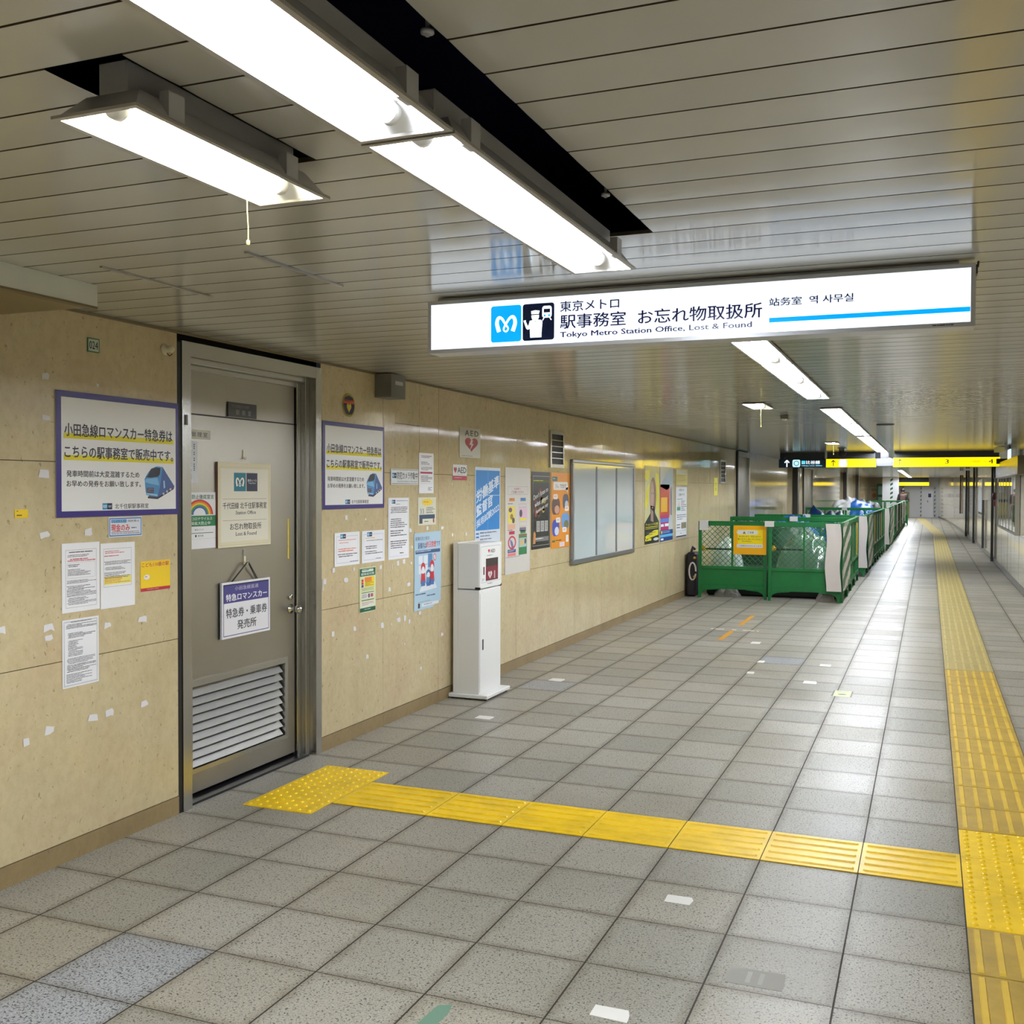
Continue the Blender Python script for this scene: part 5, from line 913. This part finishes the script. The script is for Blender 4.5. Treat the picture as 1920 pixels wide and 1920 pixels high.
# dark bundle by the wall
E = empty('equipment_bundle', (.1, 11.25, 0), 'dark bundled equipment with yellow caps between wall and front barrier', 'equipment'); m = MB(); m.box(-.07, .08, -.02, .3, 0, .66, mat('bundle_black', (16, 14, 22), .5), .03); m.tube([(0, .02, .66), (.02, .04, .74), (.05, .06, .7)], .02, mat('bundle_black', (16, 14, 22)), 8); m.build('bundle', E)
for z in (.58, .3): m = MB(); m.lathe((.06, -.02, z), [(0, -.03), (.018, -.025), (.02, 0), (0, 0)], mat('bar_yellow', (206, 160, 40)), 12, 'y'); m.build('yellow_cap', E)
m = MB(); m.tube([(.03+.05*math.cos(a*.5), -.03, .38+.13*math.sin(a*.5)) for a in range(13)], .012, M_SHEET, 8); m.build('coiled_hose', E)
# ------------------------------------------------------------ far end
c = Card(.42, 1.1, .01, ink(196, 184, 150), 'front'); c.ell(.22, .6, .12, .14, ink(200, 120, 60), 1); c.lines(.05, .36, 1.0, .85, 3, G1, 1); c.put('far_poster', .1, 61.98, .7, 'cream poster with an orange circle on the end wall', 'poster')
E = empty('green_cabinet', (.5, 61.5, 0), 'dark green cabinet with two windows at the corridor end', 'cabinet'); m = MB(); m.box(0, .38, 0, .45, 0, 2.0, ink(0, 84, 52)); m.build('body', E)
for z in (.7, 1.35): m = MB(); m.box(.06, .32, -.01, -.001, z, z+.5, ink(120, 150, 140, .2)); m.build('window_pane', E)
E = empty('column', (.92, 58.5, 0), 'white column with green striped tape at the corridor end', 'column'); m = MB(); m.box(0, .85, 0, .8, 0, 2.34, ink(216, 218, 222)); cc = m.build('shaft', E)
m = MB()
for i in range(9): m.extr([(.42, .1+i*.25), (.56, .18+i*.25), (.56, .3+i*.25), (.42, .22+i*.25)], lambda u, v, n: (u, -.001-n, v), .004, ink(20, 90, 60))
m.build('striped_tape', cc)
E = empty('hoarding_door', (3.0, 61.97, 0), 'white hoarding door with a navy sign at the corridor end', 'door'); m = MB(); m.box(0, .62, -.02, -.0, 0, 1.85, ink(226, 226, 230)); dd = m.build('door_panel', E); m = MB(); m.box(.34, .5, -.03, -.021, 1.2, 1.42, ink(40, 44, 90)); m.build('navy_sign', E); m = MB(); m.box(.3, .33, -.04, -.021, .9, 1.02, M_DARK); m.build('handle', E)
for i, x in enumerate((2.9, 3.66)):
    m = MB(); m.box(0, .08, -.02, 0, 0, 1.9, ink(210, 210, 214))
    for j in range(8): m.extr([(.01, .05+j*.23), (.07, .1+j*.23), (.07, .2+j*.23), (.01, .15+j*.23)], lambda u, v, n: (u, -.021-n, v), .003, ink(50, 100, 70))
    tag(m.build('striped_tape', loc=(x, 61.97, 0)), 'striped tape edging the far hoarding door, %s side' % ('left', 'right')[i], 'tape')
m = MB(); m.box(0, .5, 0, .02, 0, 1.5, ink(150, 146, 110)); m.box(.02, .48, -.01, 0, .2, .9, ink(176, 166, 90)); m.box(.0, .5, -.012, 0, .95, 1.1, M_DARK); tag(m.build('shop_shutter', loc=(1.85-.05, 61.95, 0)), 'small olive and dark panel right of the far column', 'panel')
# ------------------------------------------------------------ person
def person(loc, rz):
    E = empty('person', loc, 'distant person in dark jacket with a backpack, walking beyond the barriers', 'person', rz=rz)
    def skin(name, V, Ed, Rr, mt, lv=2, root=0):
        me = bpy.data.meshes.new(name); me.from_pydata(V, Ed, []); me.materials.append(mt); o = bpy.data.objects.new(name, me); COL.objects.link(o); o.parent = E
        md = o.modifiers.new('skin', 'SKIN'); md.use_smooth_shade = True
        for i, r in enumerate(Rr): me.skin_vertices[0].data[i].radius = r if isinstance(r, tuple) else (r, r)
        for i in range(len(V)): me.skin_vertices[0].data[i].use_root = (i == root)
        sb = o.modifiers.new('sub', 'SUBSURF'); sb.levels = lv; sb.render_levels = lv; return o
    SK = mat('skin', (196, 150, 124), .5); JK = mat('dark_jacket', (44, 36, 40), .7); TR = mat('dark_trousers', (34, 34, 44), .7)
    V = [(0, 0, .93), (0, .01, 1.12), (0, .02, 1.33), (0, .01, 1.42), (0, -.01, 1.5), (0, -.02, 1.58), (0, -.01, 1.66),
         (.16, .01, 1.37), (.21, .03, 1.12), (.2, -.06, .9), (.2, -.09, .82), (-.16, .01, 1.37), (-.21, -.03, 1.12), (-.2, .06, .9), (-.2, .08, .82),
         (.085, 0, .88), (.09, -.1, .5), (.09, -.02, .1), (.09, -.13, .03), (-.085, 0, .88), (-.09, .08, .5), (-.09, .24, .12), (-.09, .14, .04)]
    Ed = [(0, 1), (1, 2), (2, 3), (3, 4), (4, 5), (5, 6), (2, 7), (7, 8), (8, 9), (9, 10), (2, 11), (11, 12), (12, 13), (13, 14), (0, 15), (15, 16), (16, 17), (17, 18), (0, 19), (19, 20), (20, 21), (21, 22)]
    Rr = [(.15, .1), (.14, .1), (.16, .11), (.08, .07), .055, (.075, .09), (.06, .07), .065, .048, .035, .03, .065, .048, .035, .03, .095, .06, .045, .04, .095, .06, .045, .04]
    skin('body', V, Ed, Rr, SK)
    skin('jacket', [(0, 0, .9), (0, .01, 1.12), (0, .02, 1.33), (0, .01, 1.41), (.17, .01, 1.37), (.215, .03, 1.12), (.205, -.05, .92), (-.17, .01, 1.37), (-.215, -.03, 1.12), (-.205, .05, .92)], [(0, 1), (1, 2), (2, 3), (2, 4), (4, 5), (5, 6), (2, 7), (7, 8), (8, 9)], [(.18, .13), (.17, .125), (.185, .135), (.09, .085), .08, .062, .05, .08, .062, .05], JK)
    skin('trousers', [(0, 0, .95), (.09, 0, .86), (.09, -.1, .5), (.09, -.03, .1), (-.09, 0, .86), (-.09, .08, .5), (-.09, .23, .14)], [(0, 1), (1, 2), (2, 3), (0, 4), (4, 5), (5, 6)], [(.17, .12), .11, .075, .06, .11, .075, .06], TR)
    m = MB(); m.lathe((0, .005, 1.55), [(.085, -.02), (.1, .03), (.098, .08), (.07, .125), (0, .14)], mat('dark_hair', (26, 22, 24), .6), 16); m.build('hair', E)
    m = MB(); m.box(-.14, .14, -.27, -.12, 1.0, 1.4, mat('brown_backpack', (92, 70, 66), .7), .05); m.build('backpack', E)
    for s_ in (-1, 1):
        m = MB(); m.lathe((s_*.03, .088, 1.6), [(.008, 0), (.004, .006), (0, .007)], M_BLACK, 8, 'y'); m.build('eye', E)
        for k in range(5):
            m = MB(); a = (k-2)*.012; L_ = (.055, .07, .076, .07, .05)[k] if k else .05
            bx = s_*.2; by = -.09 if s_ > 0 else .08
            m.tube([(bx, by+a, .8), (bx+(-s_*.004), by+a*1.3, .8-L_*.55), (bx-s_*.018, by+a*1.3-.004, .8-L_)], [.009, .008, .006], SK, 6); m.build('finger', E)
    return E
person((2.18, 50.5, 0), 0)
